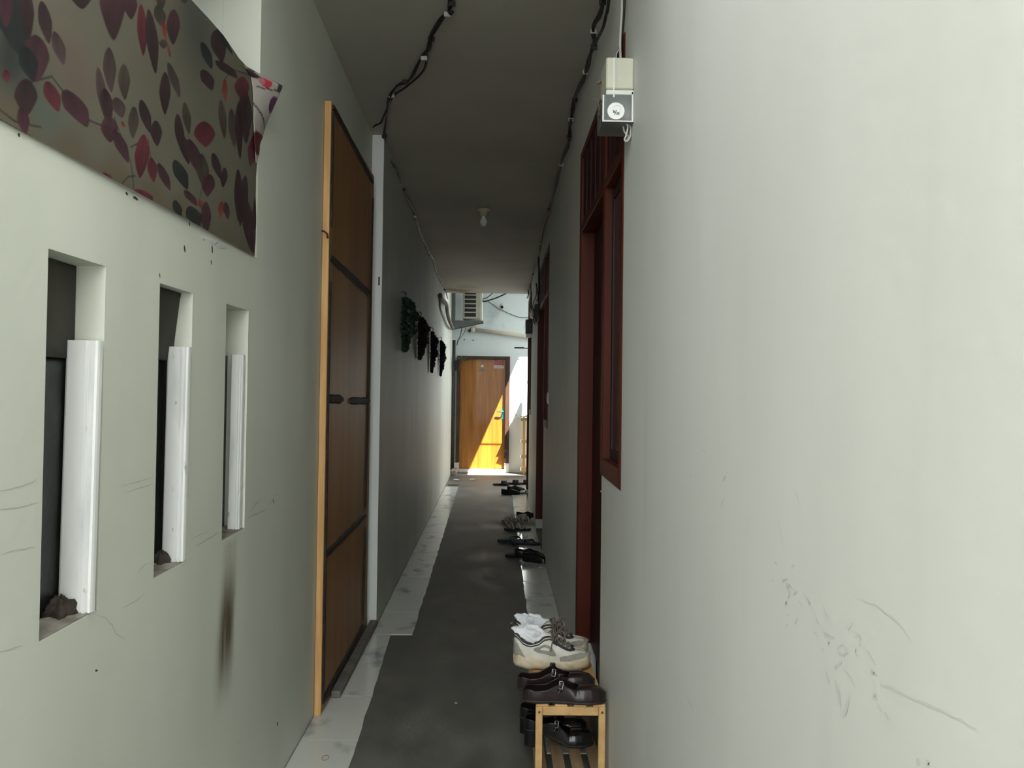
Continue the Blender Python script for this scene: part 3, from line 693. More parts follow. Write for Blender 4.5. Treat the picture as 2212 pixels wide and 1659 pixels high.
# ---------------------------------------------------------------- fuse box and clear plastic meter box by the first frame
Yb_ = 2.33
p0 = ony(1310,123,Yb_); p1 = ony(1366,193,Yb_); q0 = ony(1303,196,Yb_); q1 = ony(1366,264,Yb_)
print('box', p0, p1, q0, q1)
mb = thing('fuse_box', 'cream plastic fuse box with a clear dusty lower box, high on the right wall', 'fuse box', (XR-.04, Yb_+.06, q1.z))
XW = XR - 0.0006
M['cream'] = mat('cream_plastic', (0.50,0.50,0.40), (0.60,0.60,0.50), 0.45, (8,8,8), bump=0.05)
M['clear'] = mat('dusty_clear_plastic', (0.42,0.46,0.45), (0.6,0.62,0.6), 0.25, (12,12,12), trans=0.85, rough2=0.5)
bb_ = MB().box(p0.x, XW, Yb_, Yb_+.13, p1.z, p0.z, bev=.004).build('upper_box', M['cream'], mb)
MB().box(p0.x+.021, p0.x+.026, Yb_-.0015, Yb_, q0.z-.02, p0.z-.002).build('seam', M['whitep'], bb_)
MB().box(p0.x, XW, Yb_-.002, Yb_+.12, p1.z-.018, p1.z-.003, bev=.002).build('collar', M['whitep'], mb)
inner = MB().box(q0.x+.012, XW-.004, Yb_+.025, Yb_+.12, q1.z+.006, p1.z-.02, bev=.004).build('breaker', M['dgrey'], mb)
MB().box(q0.x+.030, XW-.008, Yb_+.018, Yb_+.0245, p1.z-.058, p1.z-.022, bev=.002).build('label_plate', M['whitep'], inner)
MB().box(XW-.028, XW-.006, Yb_+.006, Yb_+.022, q1.z+.006, q1.z+.045, bev=.004).build('clamp', M['whitep'], mb)
cl = MB()
x0_, x1_, y0_, y1_, z0_, z1_ = q0.x, XW, Yb_, Yb_+.135, q1.z, p1.z-.019
tk = .0025
for bx_ in ((x0_,x1_,y0_,y0_+tk,z0_,z1_), (x0_,x0_+tk,y0_+tk,y1_,z0_,z1_), (x0_+tk,x1_,y0_+tk,y1_,z0_,z0_+tk)): cl.box(*bx_)
cl.build('clear_cover', M['clear'], mb)
rm = MB()
for bx_ in ((x0_-.002,x0_+.003,y0_-.002,y0_-.0002,z0_,z1_), (x1_-.006,x1_-.001,y0_-.002,y0_-.0002,z0_,z1_+.01), (x0_+.003,x1_-.006,y0_-.002,y0_-.0002,z0_,z0_+.004)): rm.box(*bx_)
rm.build('cover_rim', M['whitep'], mb)
c = ony(1330.5, 240, Yb_)
st = MB().lathe([(0.0262,0.0),(0.0262,-.0012),(0.001,-.0013)], (c.x, Yb_-.0002, c.z), 32, 'y').build('round_sticker', mat('paper_white',(0.80,0.80,0.78),(0.84,0.84,0.82),0.6), mb)
ink = MB()
def pen(pts, rr=.0011): ink.tube([(c.x+a_*.001, Yb_-.0020, c.z+b_*.001) for a_, b_ in pts], rr, 5)
pen([(-9,1),(-7,-2),(-8,-6)]); pen([(-6,2),(-5,-4),(-3,-5)]); pen([(1,3),(-4,-12)]); pen([(2,-3),(4,-5),(3,-9),(1,-10),(5,-11)]); pen([(7,-4),(6,-8),(9,-8)]); pen([(9,-4),(9,-12)])
ink.build('handwriting', mat('ink',(0.02,0.02,0.03),(0.03,0.03,0.04),0.5), st)
ring = MB(); ring.tube([(c.x+.012*cos(A)+.003, Yb_-.0019, c.z+.013*sin(A)+.004) for A in [k*pi/10-1.0 for k in range(17)]], .0006, 4); ring.build('printed_ring', M['scuff'], st)
# wires at its bottom corner and rising from its top
def wire(name, pts, rr, m, lab, cat='cable', sm=True, par=None):
    o = MB().tube(spline(pts), rr, 7).build(name, m, par, smooth=sm)
    if par is None: tag(o, lab, cat)
    return o
def spline(pts, n=5):
    P = [Vector(p) for p in pts]; out = []
    for k in range(len(P)-1):
        a0 = P[max(k-1,0)]; a1 = P[k]; a2 = P[k+1]; a3 = P[min(k+2,len(P)-1)]
        for j in range(n):
            t = j/n; out.append(0.5*((2*a1)+(a2-a0)*t+(2*a0-5*a1+4*a2-a3)*t*t+(3*a1-a0-3*a2+a3)*t*t*t))
    out.append(P[-1]); return out
M['wire_gr'] = mat('grey_wire', (0.42,0.42,0.38), (0.5,0.5,0.46), 0.5)
for k, pts in enumerate(([(1352,262),(1360,272),(1357,292),(1353,302),(1358,306)], [(1358,264),(1366,276),(1365,296),(1358,306)], [(1350,268),(1353,285),(1362,296),(1357,304)])):
    wire('tail_wire', [ony(*p, Yb_+.02+.01*k) - Vector((.006,0,0)) for p in pts], .0028, M['wire_gr'], '', par=mb)
wire('supply_cable', [ony(1352,-20,2.42)-Vector((.012,0,0)), ony(1351,30,2.42)-Vector((.012,0,0)), ony(1347,70,2.42)-Vector((.01,0,0)), ony(1345,100,2.41)-Vector((.008,0,0)), (XR-.03,2.40,p0.z-.005)], .004, M['wire_gr'], 'thin grey cable running down the wall into the top of the fuse box')
wire('supply_cable', [onx(1349,-20,XR-.007), onx(1348,20,XR-.007), onx(1345,60,XR-.007), onx(1341,96,XR-.010), (XR-.045,2.43,p0.z-.004)], .0045, M['cable'], 'thin black cable running down the wall into the top of the fuse box')
wire('string', [ony(1340,104,2.40), ony(1331,120,2.33)-Vector((0,.004,0)), ony(1331,160,2.325), ony(1331,192,2.325)], .0012, M['scuff'], '', par=mb)
# frayed brown scrap at the left of the box
b = MB(); b.tube(spline([ony(1308,150,2.42), ony(1302,165,2.43), ony(1300,180,2.43), ony(1305,200,2.42), (q0.x+.002, 2.42, q1.z+.05)]), .0022, 6)
b.tube(spline([ony(1302,166,2.43), ony(1296,176,2.44), ony(1290,180,2.45)]), [.002]*5+[.006]*5+[.003], 6); b.tube(spline([(q0.x-.0, 2.42, q1.z+.05), ony(1292,219,2.43), ony(1279,213,2.44)]), .0016, 6)
b.build('loose_wire', mat('brown_wire',(0.13,0.09,0.06),(0.2,0.14,0.1),0.7), mb, smooth=True)

# ---------------------------------------------------------------- overhead cables
def clampc(p, g=0.013): p = Vector(p); p.z = min(p.z, cz(p.y)-g); return p
def bundle(name, lab, base, strands, amp, rr, seed=0):
    t = thing(name, lab, 'cable', tuple(base[0]))
    sp = spline(base, 6)
    for s_ in range(strands):
        rn = random.Random(seed+s_); ph = rn.uniform(0, 6.28); q = []
        for k, p in enumerate(sp):
            A = k*0.45 + ph; q.append(clampc(p + Vector((cos(A)*amp, 0, sin(A)*amp - amp)), 0.008))
        MB().tube(q, rr, 6).build('strand', M['cable'], t, smooth=True)
    for k in range(3, len(sp), 9):       # ties
        p = clampc(sp[k] - Vector((0,0,amp)), .01)
        MB().box(p.x-rr*1.6-amp*.5, p.x+rr*1.6+amp*.5, p.y-.006, p.y+.006, p.z-rr*1.7-amp*.3, p.z+rr*1.2, bev=.002).build('tie', M['wire_gr'] if k % 2 else M['cable'], t)
    return t
Rpx = [(1306,-15),(1302,0),(1285,52),(1282,72),(1283,98),(1272,130),(1257,174),(1242,206),(1234,239),(1233,265),(1230,293),(1220,330),(1205,380),(1186,449),(1172,501),(1163,546),(1151,590),(1142,618)]
bundle('right_cable_bundle'.replace('right_',''), 'black cable bundle along the right wall and ceiling corner', [clampc((XR-.03, 1.62, 3.2)), clampc((XR-.024, 2.3, 3.2))] + [clampc(onx(*p, XR-.022)) for p in Rpx[1:]], 3, .006, .0065, 2)
wire('cable', [clampc((XR-.045, 1.62, 3.2)), clampc((XR-.04, 2.4, 3.2))] + [clampc(onx(*p, XR-.030)) for p in ((1315,0),(1309,33),(1302,61),(1290,85),(1284,100))], .006, M['cable'], 'single black cable looping beside the bundle above the fuse box')
wire('cable', [onx(*p, XR-.012) for p in ((1163,548),(1164,575),(1164,605),(1164,632),(1160,650))], .008, M['cable'], 'black cable dropping down the right wall to the small meter')
Lc = [clampc((-.12, 1.62, 3.2)), clampc((-.15, 2.4, 3.2))] + [onc(*p) for p in ((976,0),(974,15),(957,35),(932,77),(922,104),(907,135),(876,170),(857,189),(837,220))]
Lw = [clampc(onx(*p, -.700), .03) for p in ((846,300),(857,332),(872,359),(887,401),(907,447),(930,505),(938,560),(952,571),(961,602),(969,624))]
mid_ = [clampc(onx(831,250,-.69)), ]
bundle('cable_bundle', 'twisted black cables crossing the ceiling and following the left wall corner', Lc + mid_ + Lw, 2, .012, .0055, 9)
b = wire('cable', [onc(976,4)+Vector((.01,0,0)), onc(945,60), onc(925,95), onc(912,150)+Vector((.01,0,0)), onc(880,186), onc(852,206), onc(838,232), onc(829,252), onc(822,262)+Vector((0,0,-.01)), onx(812,270,-.67), onx(806,275,-.70)], .005, M['cable'], 'loose black cable end hanging over the top of the white pier')
# ceiling lamp holder
p = onc(1045, 452, 0)
lm = thing('lamp_holder', 'small pale ceiling lamp holder without a shade halfway down the corridor', 'lamp', (p.x, p.y, p.z))
M['lampb'] = mat('aged_lamp', (0.42,0.38,0.26), (0.5,0.46,0.33), 0.5)
MB().lathe([(0.055,p.z-.001),(0.055,p.z-.014),(0.035,p.z-.024),(0.026,p.z-.05),(0.022,p.z-.055)], (p.x,p.y,0), 20).build('base', M['lampb'], lm, smooth=True)
MB().lathe([(0.014,p.z-.055),(0.018,p.z-.07),(0.030,p.z-.095),(0.030,p.z-.115),(0.018,p.z-.135),(0.002,p.z-.14)], (p.x,p.y,0), 20).build('bulb', M['whitep'], lm, smooth=True)

# ---------------------------------------------------------------- hanging artificial plants on the left wall
M['leafg'] = mat('dark_green_leaf', (0.012,0.030,0.016), (0.03,0.055,0.03), 0.5, (30,30,30))
M['leafr'] = mat('dark_purple_leaf', (0.016,0.008,0.010), (0.035,0.014,0.018), 0.5, (30,30,30))
def wx(y): return XP0 + (XP1-XP0)*(y-YP)/(12.38-YP)
def hang(pxc, ytop, ybot, m, lab, seed, wd=0.075):
    Y = onx(pxc, 740, -.715+.05).y; xw = wx(Y)
    zt = onx(pxc, ytop, xw+.05).z; zb = onx(pxc, ybot, xw+.05).z
    t = thing('hanging_plant', lab, 'plant', (xw, Y, zb), 0, 'four artificial plants hung on the left wall')
    rn = random.Random(seed)
    b = MB(); N = 1500
    for k in range(N):
        v = rn.random(); z = zt + (zb-zt)*v
        env = min(1, 0.40+v*4)*(1.0+.12*sin(v*21+seed))*(1-.62*max(0,min(1,(v-.55)/.4)))
        A = rn.uniform(-pi/2, pi/2); rad = wd*env*sqrt(rn.random())
        c = Vector((xw + .010 + abs(cos(A))*rad*1.25, Y + sin(A)*rad*1.1, z))
        d = Vector((rn.uniform(-.2,1), rn.uniform(-1,1), rn.uniform(-1.2,.3))).normalized(); s = d.cross(Vector((rn.uniform(-1,1), rn.uniform(-1,1), 1))).normalized()
        ln = rn.uniform(.020,.040); w_ = ln*.34
        if c.x - .5*ln < xw+.002: c.x = xw+.004+ln*.5
        b.v += [tuple(c-d*ln*.5), tuple(c+s*w_), tuple(c+d*ln*.5), tuple(c-s*w_)]
        n = len(b.v)-4; b.f.append((n,n+1,n+2,n+3))
    f = b.build('foliage', m, t); tag(f, kind='stuff')
    b = MB()
    for k in range(5):
        y = Y + (k-2)*.018; b.tube(spline([(xw+.02, Y, zt+.01), (xw+.05+.01*(k%2), y, (zt*.6+zb*.4)), (xw+.035, y*1.0, zb+.08+.02*k)]), .0022, 5)
    b.build('stems', m, t)
    MB().tube(spline([(xw+.001, Y, zt+.045), (xw+.03, Y, zt+.045), (xw+.035, Y, zt+.03), (xw+.03, Y, zt+.005)]), .003, 6).build('wall_hook', M['dgrey'], t, smooth=True)
    MB().tube([(xw+.03, Y-.06, zt+.03), (xw+.03, Y+.06, zt+.03)], .0025, 6).build('hanger_bar', M['dgrey'], t)
hang(877, 640, 757, M['leafg'], 'dark green hanging plant nearest the plywood door, largest of the four', 1, .085)
hang(912, 684, 776, M['leafr'], 'dark purplish hanging plant right after the green one', 2)
hang(939, 718, 804, M['leafr'], 'dark hanging plant third along the left wall', 3, .06)
hang(959, 738, 812, M['leafr'], 'dark hanging plant farthest along the left wall, nearest the courtyard', 4, .06)

# ================================================================== COURTYARD
YW = YF
M['oak'] = mat('orange_varnished_door', (0.29,0.100,0.010), (0.41,0.160,0.018), 0.42, (22,22,1.6), detail=7, contrast=(.35,.65), coat=0.15)
M['dkfr'] = mat('dark_door_frame', (0.045,0.022,0.012), (0.07,0.035,0.02), 0.5, (10,10,3))
M['pine'] = mat('raw_pine', (0.62,0.42,0.20), (0.72,0.52,0.27), 0.55, (30,6,30), bump=0.1)
M['teal'] = mat('turquoise_metal', (0.02,0.30,0.36), (0.03,0.38,0.44), 0.3, (9,9,9), metal=0.6)
M['pvc'] = mat('beige_pvc_pipe', (0.58,0.52,0.42), (0.66,0.60,0.50), 0.5, (3,9,9))
dl = ony(994,776,YW); dr = ony(1089,1013,YW); fl_ = ony(988,771,YW); fr_ = ony(1101,1013,YW)
zd0, zd1 = dr.z, dl.z; xd0, xd1 = dl.x + .005, dr.x
print('far door', dl, dr, fl_, fr_)
bd = thing('wooden_door', 'orange varnished wood door at the end of the corridor, partly sunlit', 'door', ((xd0+xd1)/2, YW, zd0))
MB().box(xd0, xd1, YW-.030, YW-.002, zd0+.006, zd1, bev=.003).build('door_leaf', M['oak'], bd)
MB().box(xd1+.001, xd1+.075, YW-.085, YW-.0005, 0.16, zd1+.055, bev=.004).build('frame_post', M['dkfr'], bd)
MB().box(xd0-.055, xd0-.001, YW-.085, YW-.0005, 0.16, zd1+.055, bev=.004).build('frame_post', M['dkfr'], bd)
MB().box(xd0-.001, xd1+.001, YW-.085, YW-.0005, zd1+.001, zd1+.055, bev=.004).build('frame_head', M['dkfr'], bd)
MB().box(xd1+.000, xd1+.078, YW-.09, YW-.0005, 0.0005, 0.159, bev=.004).build('foot_block', M['whitep'], bd)
MB().box(xd0-.08, xd0-.001, YW-.09, YW-.0005, 0.0005, 0.159, bev=.004).build('foot_block', M['whitep'], bd)
MB().box(xd0, xd1, YW-.09, YW-.0005, 0.0005, zd0, bev=.004).build('threshold', M['whitep'], bd)
h = ony(1087, 893, YW)
hd = MB().box(h.x-.022, h.x+.018, YW-.038, YW-.0302, h.z-.10, h.z+.06, bev=.003).build('door_handle', M['teal'], bd)
MB().tube([(h.x, YW-.038, h.z+.03), (h.x, YW-.08, h.z+.03), (h.x-.02, YW-.085, h.z+.03), (h.x-.10, YW-.082, h.z+.03)], .010, 8).build('lever', M['teal'], hd, smooth=True)
p = ony(1042,791,YW); MB().lathe([(.022,-.0312),(.022,-.0302)], (p.x, YW, p.z), 16, 'y').build('round_sticker', M['whitep'], bd)
p = ony(1041,800,YW); MB().box(p.x-.05, p.x+.055, YW-.031, YW-.0302, p.z-.022, p.z+.02).build('grey_sticker', mat('faded_green_sticker',(0.16,0.17,0.11),(0.24,0.24,0.18),0.6,(60,60,60)), bd)
p = ony(1078,789,YW); sk = MB().box(p.x-.085, p.x+.085, YW-.031, YW-.0302, p.z-.055, p.z+.055).build('paper_sticker', mat('white_paper',(0.60,0.56,0.50),(0.68,0.64,0.58),0.6,(60,60,60)), bd)
MB().box(p.x-.085, p.x+.085, YW-.0318, YW-.0311, p.z-.002, p.z+.055).build('pink_band', mat('pink_print',(0.42,0.06,0.08),(0.55,0.12,0.14),0.6,(30,30,30)), sk)
bl_ = MB()
for k in range(4): bl_.box(p.x-.075, p.x+.03, YW-.0318, YW-.0311, p.z-.012-.011*k-.002, p.z-.012-.011*k+.001)
bl_.box(p.x+.055, p.x+.065, YW-.0318, YW-.0311, p.z-.03, p.z-.01)
bl_.build('small_print', M['dgrey'], sk)
# plinth stub at left
p = onz(983,1028,0); q = onz(992,1013,0.05)
b = MB(); b.prism([(-.80+.06, 12.40), (-.655, 12.40), (-.655, 12.86), (-.74, 12.86)], 0.0005, 0.075); tag(b.build('concrete_block', mat('pale_cement',(0.26,0.25,0.22),(0.33,0.32,0.28),0.8)), 'low concrete block on the floor at the far end of the left wall', 'block')
# downpipe and pale strip in the corner left of the door
a_ = ony(981,735,YW-.05); b_ = ony(979,1005,YW-.05)
tag(MB().tube([(a_.x, YW-.05, 0.001), (a_.x, YW-.05, a_.z)], .026, 10).build('downpipe', M['dgrey'], smooth=True), 'dark vertical downpipe in the corner left of the orange door', 'pipe')
# beige drain pipe on the back wall
P0 = ony(1022,712,YW-.04); P1 = ony(1150,727,YW-.04)
pp = thing('drain_pipe', 'beige plastic pipe running across the back wall above the door', 'pipe', tuple(P0))
MB().tube([P0, P1], .034, 14).build('pipe', M['pvc'], pp, smooth=True)
MB().tube([P0+Vector((.03,0,0)), P0-Vector((.015,0,0)), P0-Vector((.04,0,.002))], [.042,.042,.038], 14).build('end_collar', M['pvc'], pp, smooth=True)
MB().tube([P0-Vector((.03,-.0,.0)), P0+Vector((-.055,.0,-.02)), P0+Vector((-.07,0.01,-.03))], .026, 12).build('elbow', M['dgrey'], pp, smooth=True)
MB().box(P0.x+.01, P0.x+.045, YW-.03, YW-.001, P0.z+.02, P0.z+.09).build('bracket', M['pvc'], pp)
# security camera
p = ony(1084,664,YW)
sc_ = thing('security_camera', 'small white round security camera with black lens on the back wall', 'camera', (p.x, YW, p.z))
MB().lathe([(.030,0),(.034,-.02),(.044,-.05),(.046,-.075),(.038,-.10),(.020,-.108)], (p.x, YW, p.z), 20, 'y').build('housing', M['whitep'], sc_, smooth=True)
MB().lathe([(.026,-.100),(.026,-.112),(.012,-.114)], (p.x+.002, YW, p.z-.006), 16, 'y').build('lens', M['black'], sc_)
MB().box(p.x-.028, p.x+.028, YW-.03, YW-.0005, p.z+.025, p.z+.062, bev=.006).build('mount', M['whitep'], sc_)
# wires on the back wall
wire('wire', [ony(*q_, YW-.012) for q_ in ((1052,648),(1060,655),(1068,660),(1076,667),(1086,671),(1099,677),(1117,684),(1127,686),(1145,686))], .0045, M['dgrey'], 'thin dark wire sagging across the back wall behind the security camera')
wire('cable', [ony(*q_, 12.2) for q_ in ((1020,645),(1026,648),(1044,651),(1052,650),(1062,647),(1076,642),(1095,633),(1115,622))], .011, M['cable'], 'thick black cable slung in front of the air conditioner')
wire('cable', [ony(*q_, 12.3) for q_ in ((1044,650),(1043,645),(1050,644),(1056,640),(1066,632))], .007, M['cable'], 'short black cable branching up beside the air conditioner')
wire('wire', [ony(*q_, 12.45) for q_ in ((998,697),(996,718),(993,728),(989,735),(987,745))], .006, M['cable'], 'black wire hanging below the air conditioner bracket')
wire('wire', [ony(*q_, 12.46) for q_ in ((1008,697),(1003,718),(996,728),(989,740),(987,748))], .004, M['dgrey'], 'thin grey wire hanging below the air conditioner bracket')
# wall fixings
for (q_, lb) in (((1003,734), 'left one of two dark wall plugs above the orange door'), ((1022,735), 'right one of two dark wall plugs above the orange door')):
    p = ony(*q_, YW); tag(MB().lathe([(.012,-.004),(.009,-.0005)], (p.x, YW, p.z), 10, 'y').build('wall_plug', M['dgrey']), lb, 'wall plug')
# iron rods
A = ony(1111,751,12.0); tag(MB().tube([A, (XR+.6, 12.0, A.z)], .013, 8).build('metal_rod', M['black']), 'thick black horizontal rod sticking out from the right of the courtyard', 'rod')
A = ony(1118,776.5,12.3); tag(MB().tube([A, (XR+.6, 12.3, A.z)], .007, 8).build('metal_rod', M['grey']), 'thin grey horizontal rod below the thick black one', 'rod')
post = thing('rod_post', 'rusty steel post holding the two rods', 'post', (XR+.6, 12.15, 0)); MB().box(XR+.585, XR+.62, 11.97, 12.33, 0.0005, 2.6).build('post', M['dgrey'], post); post['label'] = 'dark steel post at the right of the courtyard holding the rods'

# air conditioner outdoor unit
YA_ = 12.05
p0 = ony(1000,640,YA_); p1 = ony(1035,689,YA_); zt_ = 2.98
ac = thing('air_conditioner', 'beige outdoor air conditioner unit hung under the sky opening', 'air conditioner', ((p0.x+p1.x)/2, YA_+.35, p1.z))
M['acb'] = mat('aged_ac_casing', (0.36,0.35,0.29), (0.44,0.43,0.36), 0.5, (6,6,6))
MB().box(p0.x, p1.x+.03, YA_, YA_+.72, p1.z, zt_, bev=.01).build('casing', M['acb'], ac)
g0 = ony(1004,640,YA_); g1 = ony(1028,683,YA_)
MB().box(g0.x, g1.x, YA_-.0015, YA_-.0003, g1.z-.01, zt_-.05).build('grille_recess', M['black'], ac)
hz = 0.068; k = 0
z = g1.z + 0.0
while z < zt_-.06:
    MB().box(g0.x-.002, g1.x+.002, YA_-.014, YA_-.0016, z+hz-.018, z+hz).build('grille_slat', M['acb'], ac); z += hz
MB().box(p1.x+.031, p1.x+.045, YA_+.02, YA_+.7, p1.z+.02, zt_-.02, bev=.004).build('front_panel', M['whitep'], ac)
br = thing('wall_bracket', 'grey steel bracket under the air conditioner', 'bracket', (wx(12.1), 12.1, 2.3))
xw = wx(12.2)
zA = ony(1040,692,YA_).z; zB = ony(985,710,YA_).z; xA = ony(1043,692,YA_).x
for yy in (YA_+.02, YA_+.27):
    b = MB(); n0 = 0
    poly = [(xw+.004, zA-.004), (xA, zA-.004), (xA+.01, zA-.03), (xA-.04, zA-.034), (xw+.004, zB)]
    for y_ in (yy, yy+.035):
        for (x_, z_) in poly: b.v.append((x_, y_, z_))
    m_ = len(poly); b.f.append(tuple(range(m_))); b.f.append(tuple(range(2*m_-1, m_-1, -1)))
    for k in range(m_): j = (k+1) % m_; b.f.append((k, k+m_, j+m_, j))
    b.build('arm', M['grey'], br)
MB().box(xw+.004, xA-.10, YA_+.056, YA_+.269, zA-.030, zA-.012).build('tray', M['grey'], br)
MB().box(xw+.006, xw+.06, YA_+.0, YA_+.018, zB-.01, 2.95).build('upright', M['grey'], br)
# taped refrigerant pipes along the left wall
def ow(px, py, off=.03): p = onx(px, py, -.73+off); p.x = wx(p.y)+off; return p
pts = [ow(950,636,.030), ow(951,642,.034), ow(957,650,.035), ow(964,657,.035), ow(966,672,.035), ow(969,686,.04), ow(974,698,.05), ow(979,708,.06)]
wire('taped_pipe', pts, .026, mat('grimy_pipe_wrap',(0.085,0.078,0.064),(0.13,0.118,0.10),0.8), 'bent grey taped pipe on the left wall running to the air conditioner', 'pipe')
wire('drain_hose', [ow(949,644,.014), ow(951,665,.016), ow(958,685,.018), ow(966,702,.02), ow(976,712,.03)], .012, M['grey'], 'thin hose curving below the bent taped pipe', 'hose')

# black wall pot with a small plant near the door
Yp = 12.30; xw = wx(Yp)
p0 = ony(980,779,Yp); p1 = ony(993,801,Yp)
pt = thing('wall_planter', 'small black hanging pot with a sparse plant left of the orange door', 'planter', (p0.x, Yp, p1.z))
b = MB(); c = Vector(((p0.x+p1.x)/2+.002, Yp, 0)); hw = (p1.x-p0.x)/2
for (z_, s_) in ((p1.z, .86), (p0.z, 1.0)):
    b.v += [(c.x-hw*s_, Yp-.06*s_, z_), (c.x+hw*s_, Yp-.06*s_, z_), (c.x+hw*s_, Yp+.06*s_, z_), (c.x-hw*s_, Yp+.06*s_, z_)]
b.f = [(3,2,1,0),(0,1,5,4),(1,2,6,5),(2,3,7,6),(3,0,4,7)]
b.build('pot', M['black'], pt, solid=.004)
MB().box(c.x-hw*.9, c.x+hw*.9, Yp-.052, Yp+.052, p0.z-.03, p0.z-.02).build('soil', M['dirt'], pt)
MB().tube([(xw+.002, Yp, p0.z+.06), (c.x-hw, Yp, p0.z+.05), (c.x-hw, Yp, p0.z-.01)], .004, 6).build('hook', M['dgrey'], pt)
b = MB(); rn = random.Random(4)
for k in range(16):
    e = Vector((c.x + rn.uniform(.0,.16), Yp + rn.uniform(-.07,.02), p0.z + rn.uniform(-.06,.06))); s0 = Vector((c.x + rn.uniform(-.02,.03), Yp, p0.z-.02))
    b.tube(spline([s0, s0.lerp(e,.5)+Vector((0,0,.04)), e], 4), .002, 4)
    d = (e-s0).normalized(); s_ = d.cross(Vector((0,1,.3))).normalized()
    n = len(b.v); b.v += [tuple(e-d*.02), tuple(e+s_*.012), tuple(e+d*.03), tuple(e-s_*.012)]; b.f.append((n,n+1,n+2,n+3))
b.build('leaves', mat('sage_leaf',(0.07,0.10,0.05),(0.12,0.15,0.08),0.6), pt)

# wooden rack and torn roofing piece at right of the door
Yr = 12.66
p0 = ony(1131,903,Yr); p1 = ony(1136.5,1023,Yr)
wr = thing('wooden_rack', 'tall pale wooden slatted rack standing in the sun right of the orange door', 'rack', (p0.x+.15, Yr, 0))
zt_ = p0.z
for (x_, y_) in ((p0.x, Yr), (p0.x+.32, Yr), (p0.x, Yr+.26), (p0.x+.32, Yr+.26)): MB().box(x_, x_+.032, y_, y_+.032, 0.0005, zt_, bev=.003).build('post', M['pine'], wr)
for py_, hh, nm in ((906,.05,'shelf_slat'),(953,.05,'shelf_slat'),(986,.05,'shelf_slat'),(1013,.06,'shelf_slat')):
    z_ = ony(1131,py_,Yr).z
    MB().box(p0.x-.045, p0.x+.39, Yr-.024, Yr-.001, z_-hh/2, z_+hh/2, bev=.003).build('rail', M['pine'], wr)
    for k in range(4): MB().box(p0.x-.03, p0.x+.38, Yr+.036+k*.056, Yr+.036+k*.056+.04, z_-.012, z_+.012, bev=.002).build('shelf_slat', M['pine'], wr)
M['roofing'] = mat('torn_black_roofing', (0.02,0.018,0.015), (0.05,0.045,0.04), 0.85, (20,20,20))
b = MB(); A = ony(1112,905,Yr-.03); B = ony(1140,894,Yr-.03); rn = random.Random(8)
zt2 = zt_ + .004
def sheetf(uu, vv):
    x = A.x + (p0.x+.40-A.x)*uu; y = Yr-.08 + .40*vv
    return (x, y, zt2 + .026 + .018*sin(uu*14+1) + .045*max(0, uu-.1)*(1-uu) + rn.uniform(-.004,.004))
b.grid(sheetf, 22, 8, keep=lambda a_, c_: not (a_ < .25 and rn.random() < .35))
tag(b.build('roofing_sheet', M['roofing'], solid=.006), 'torn dark wavy roofing piece lying on top of the pale rack', 'sheet')

# small electricity meters near the far end of the right wall
def meter(pxa, pya, pxb, pyb, Y, lab, dep=.14):
    a_ = ony(pxa,pya,Y); b2 = ony(pxb,pyb,Y)
    t = thing('electric_meter', lab, 'meter', (XR-.03, Y+dep/2, b2.z), 0)
    bx = MB().box(a_.x, XR-.0006, Y, Y+dep, b2.z, a_.z, bev=.004).build('case', M['dgrey'], t)
    MB().box(a_.x+.006, XR-.006, Y+.01, Y+dep-.01, b2.z-.045, b2.z-.001, bev=.004).build('terminal_cover', M['whitep'], t)
    MB().box(a_.x-.004, a_.x-.0003, Y+.03, Y+dep-.03, a_.z-.08, a_.z-.02, bev=.001).build('dial_window', M['glass_dk'], t)
    for k in range(3): MB().tube([(XR-.02, Y+.03+.03*k, b2.z-.045), (XR-.015, Y+.03+.03*k, b2.z-.075)], .005, 6).build('wire', M['cable'], t)
meter(1136,690,1148,720,9.15,'dark electric meter with white base at the far end of the right wall')
a_ = ony(1151,670,8.05); t = thing('electric_meter', 'glass-domed electric meter on the right wall beside a cable loop', 'meter', (XR-.02, 8.1, a_.z))
MB().box(XR-.030, XR-.0006, 8.0, 8.18, a_.z-.12, a_.z+.06, bev=.004).build('back_box', M['dgrey'], t)
MB().lathe([(.055,XR-.031),(.055,XR-.055),(.04,XR-.075),(.012,XR-.082)], (0, 8.09, a_.z-.03), 18, 'x').build('glass_dome', M['clear'], t, smooth=True)
wire('cable', [onx(*q_, XR-.03) for q_ in ((1158,612),(1160,632),(1152,655),(1150,675),(1153,695),(1158,701),(1163,690),(1165,668),(1163,640),(1164,622))], .007, M['cable'], 'black cable hanging in a loop on the right wall below the ceiling')
wire('cable', [onx(*q_, XR-.015) for q_ in ((1143,618),(1146,612),(1147,630),(1147,660),(1148,690))], .007, M['cable'], 'black cable dropping from the ceiling corner to the far meter')
wire('cable', [onx(*q_, XR-.02) for q_ in ((1142,620),(1141,628),(1142,634),(1139,644))], .009, M['cable'], 'cut cable end at the far edge of the ceiling')

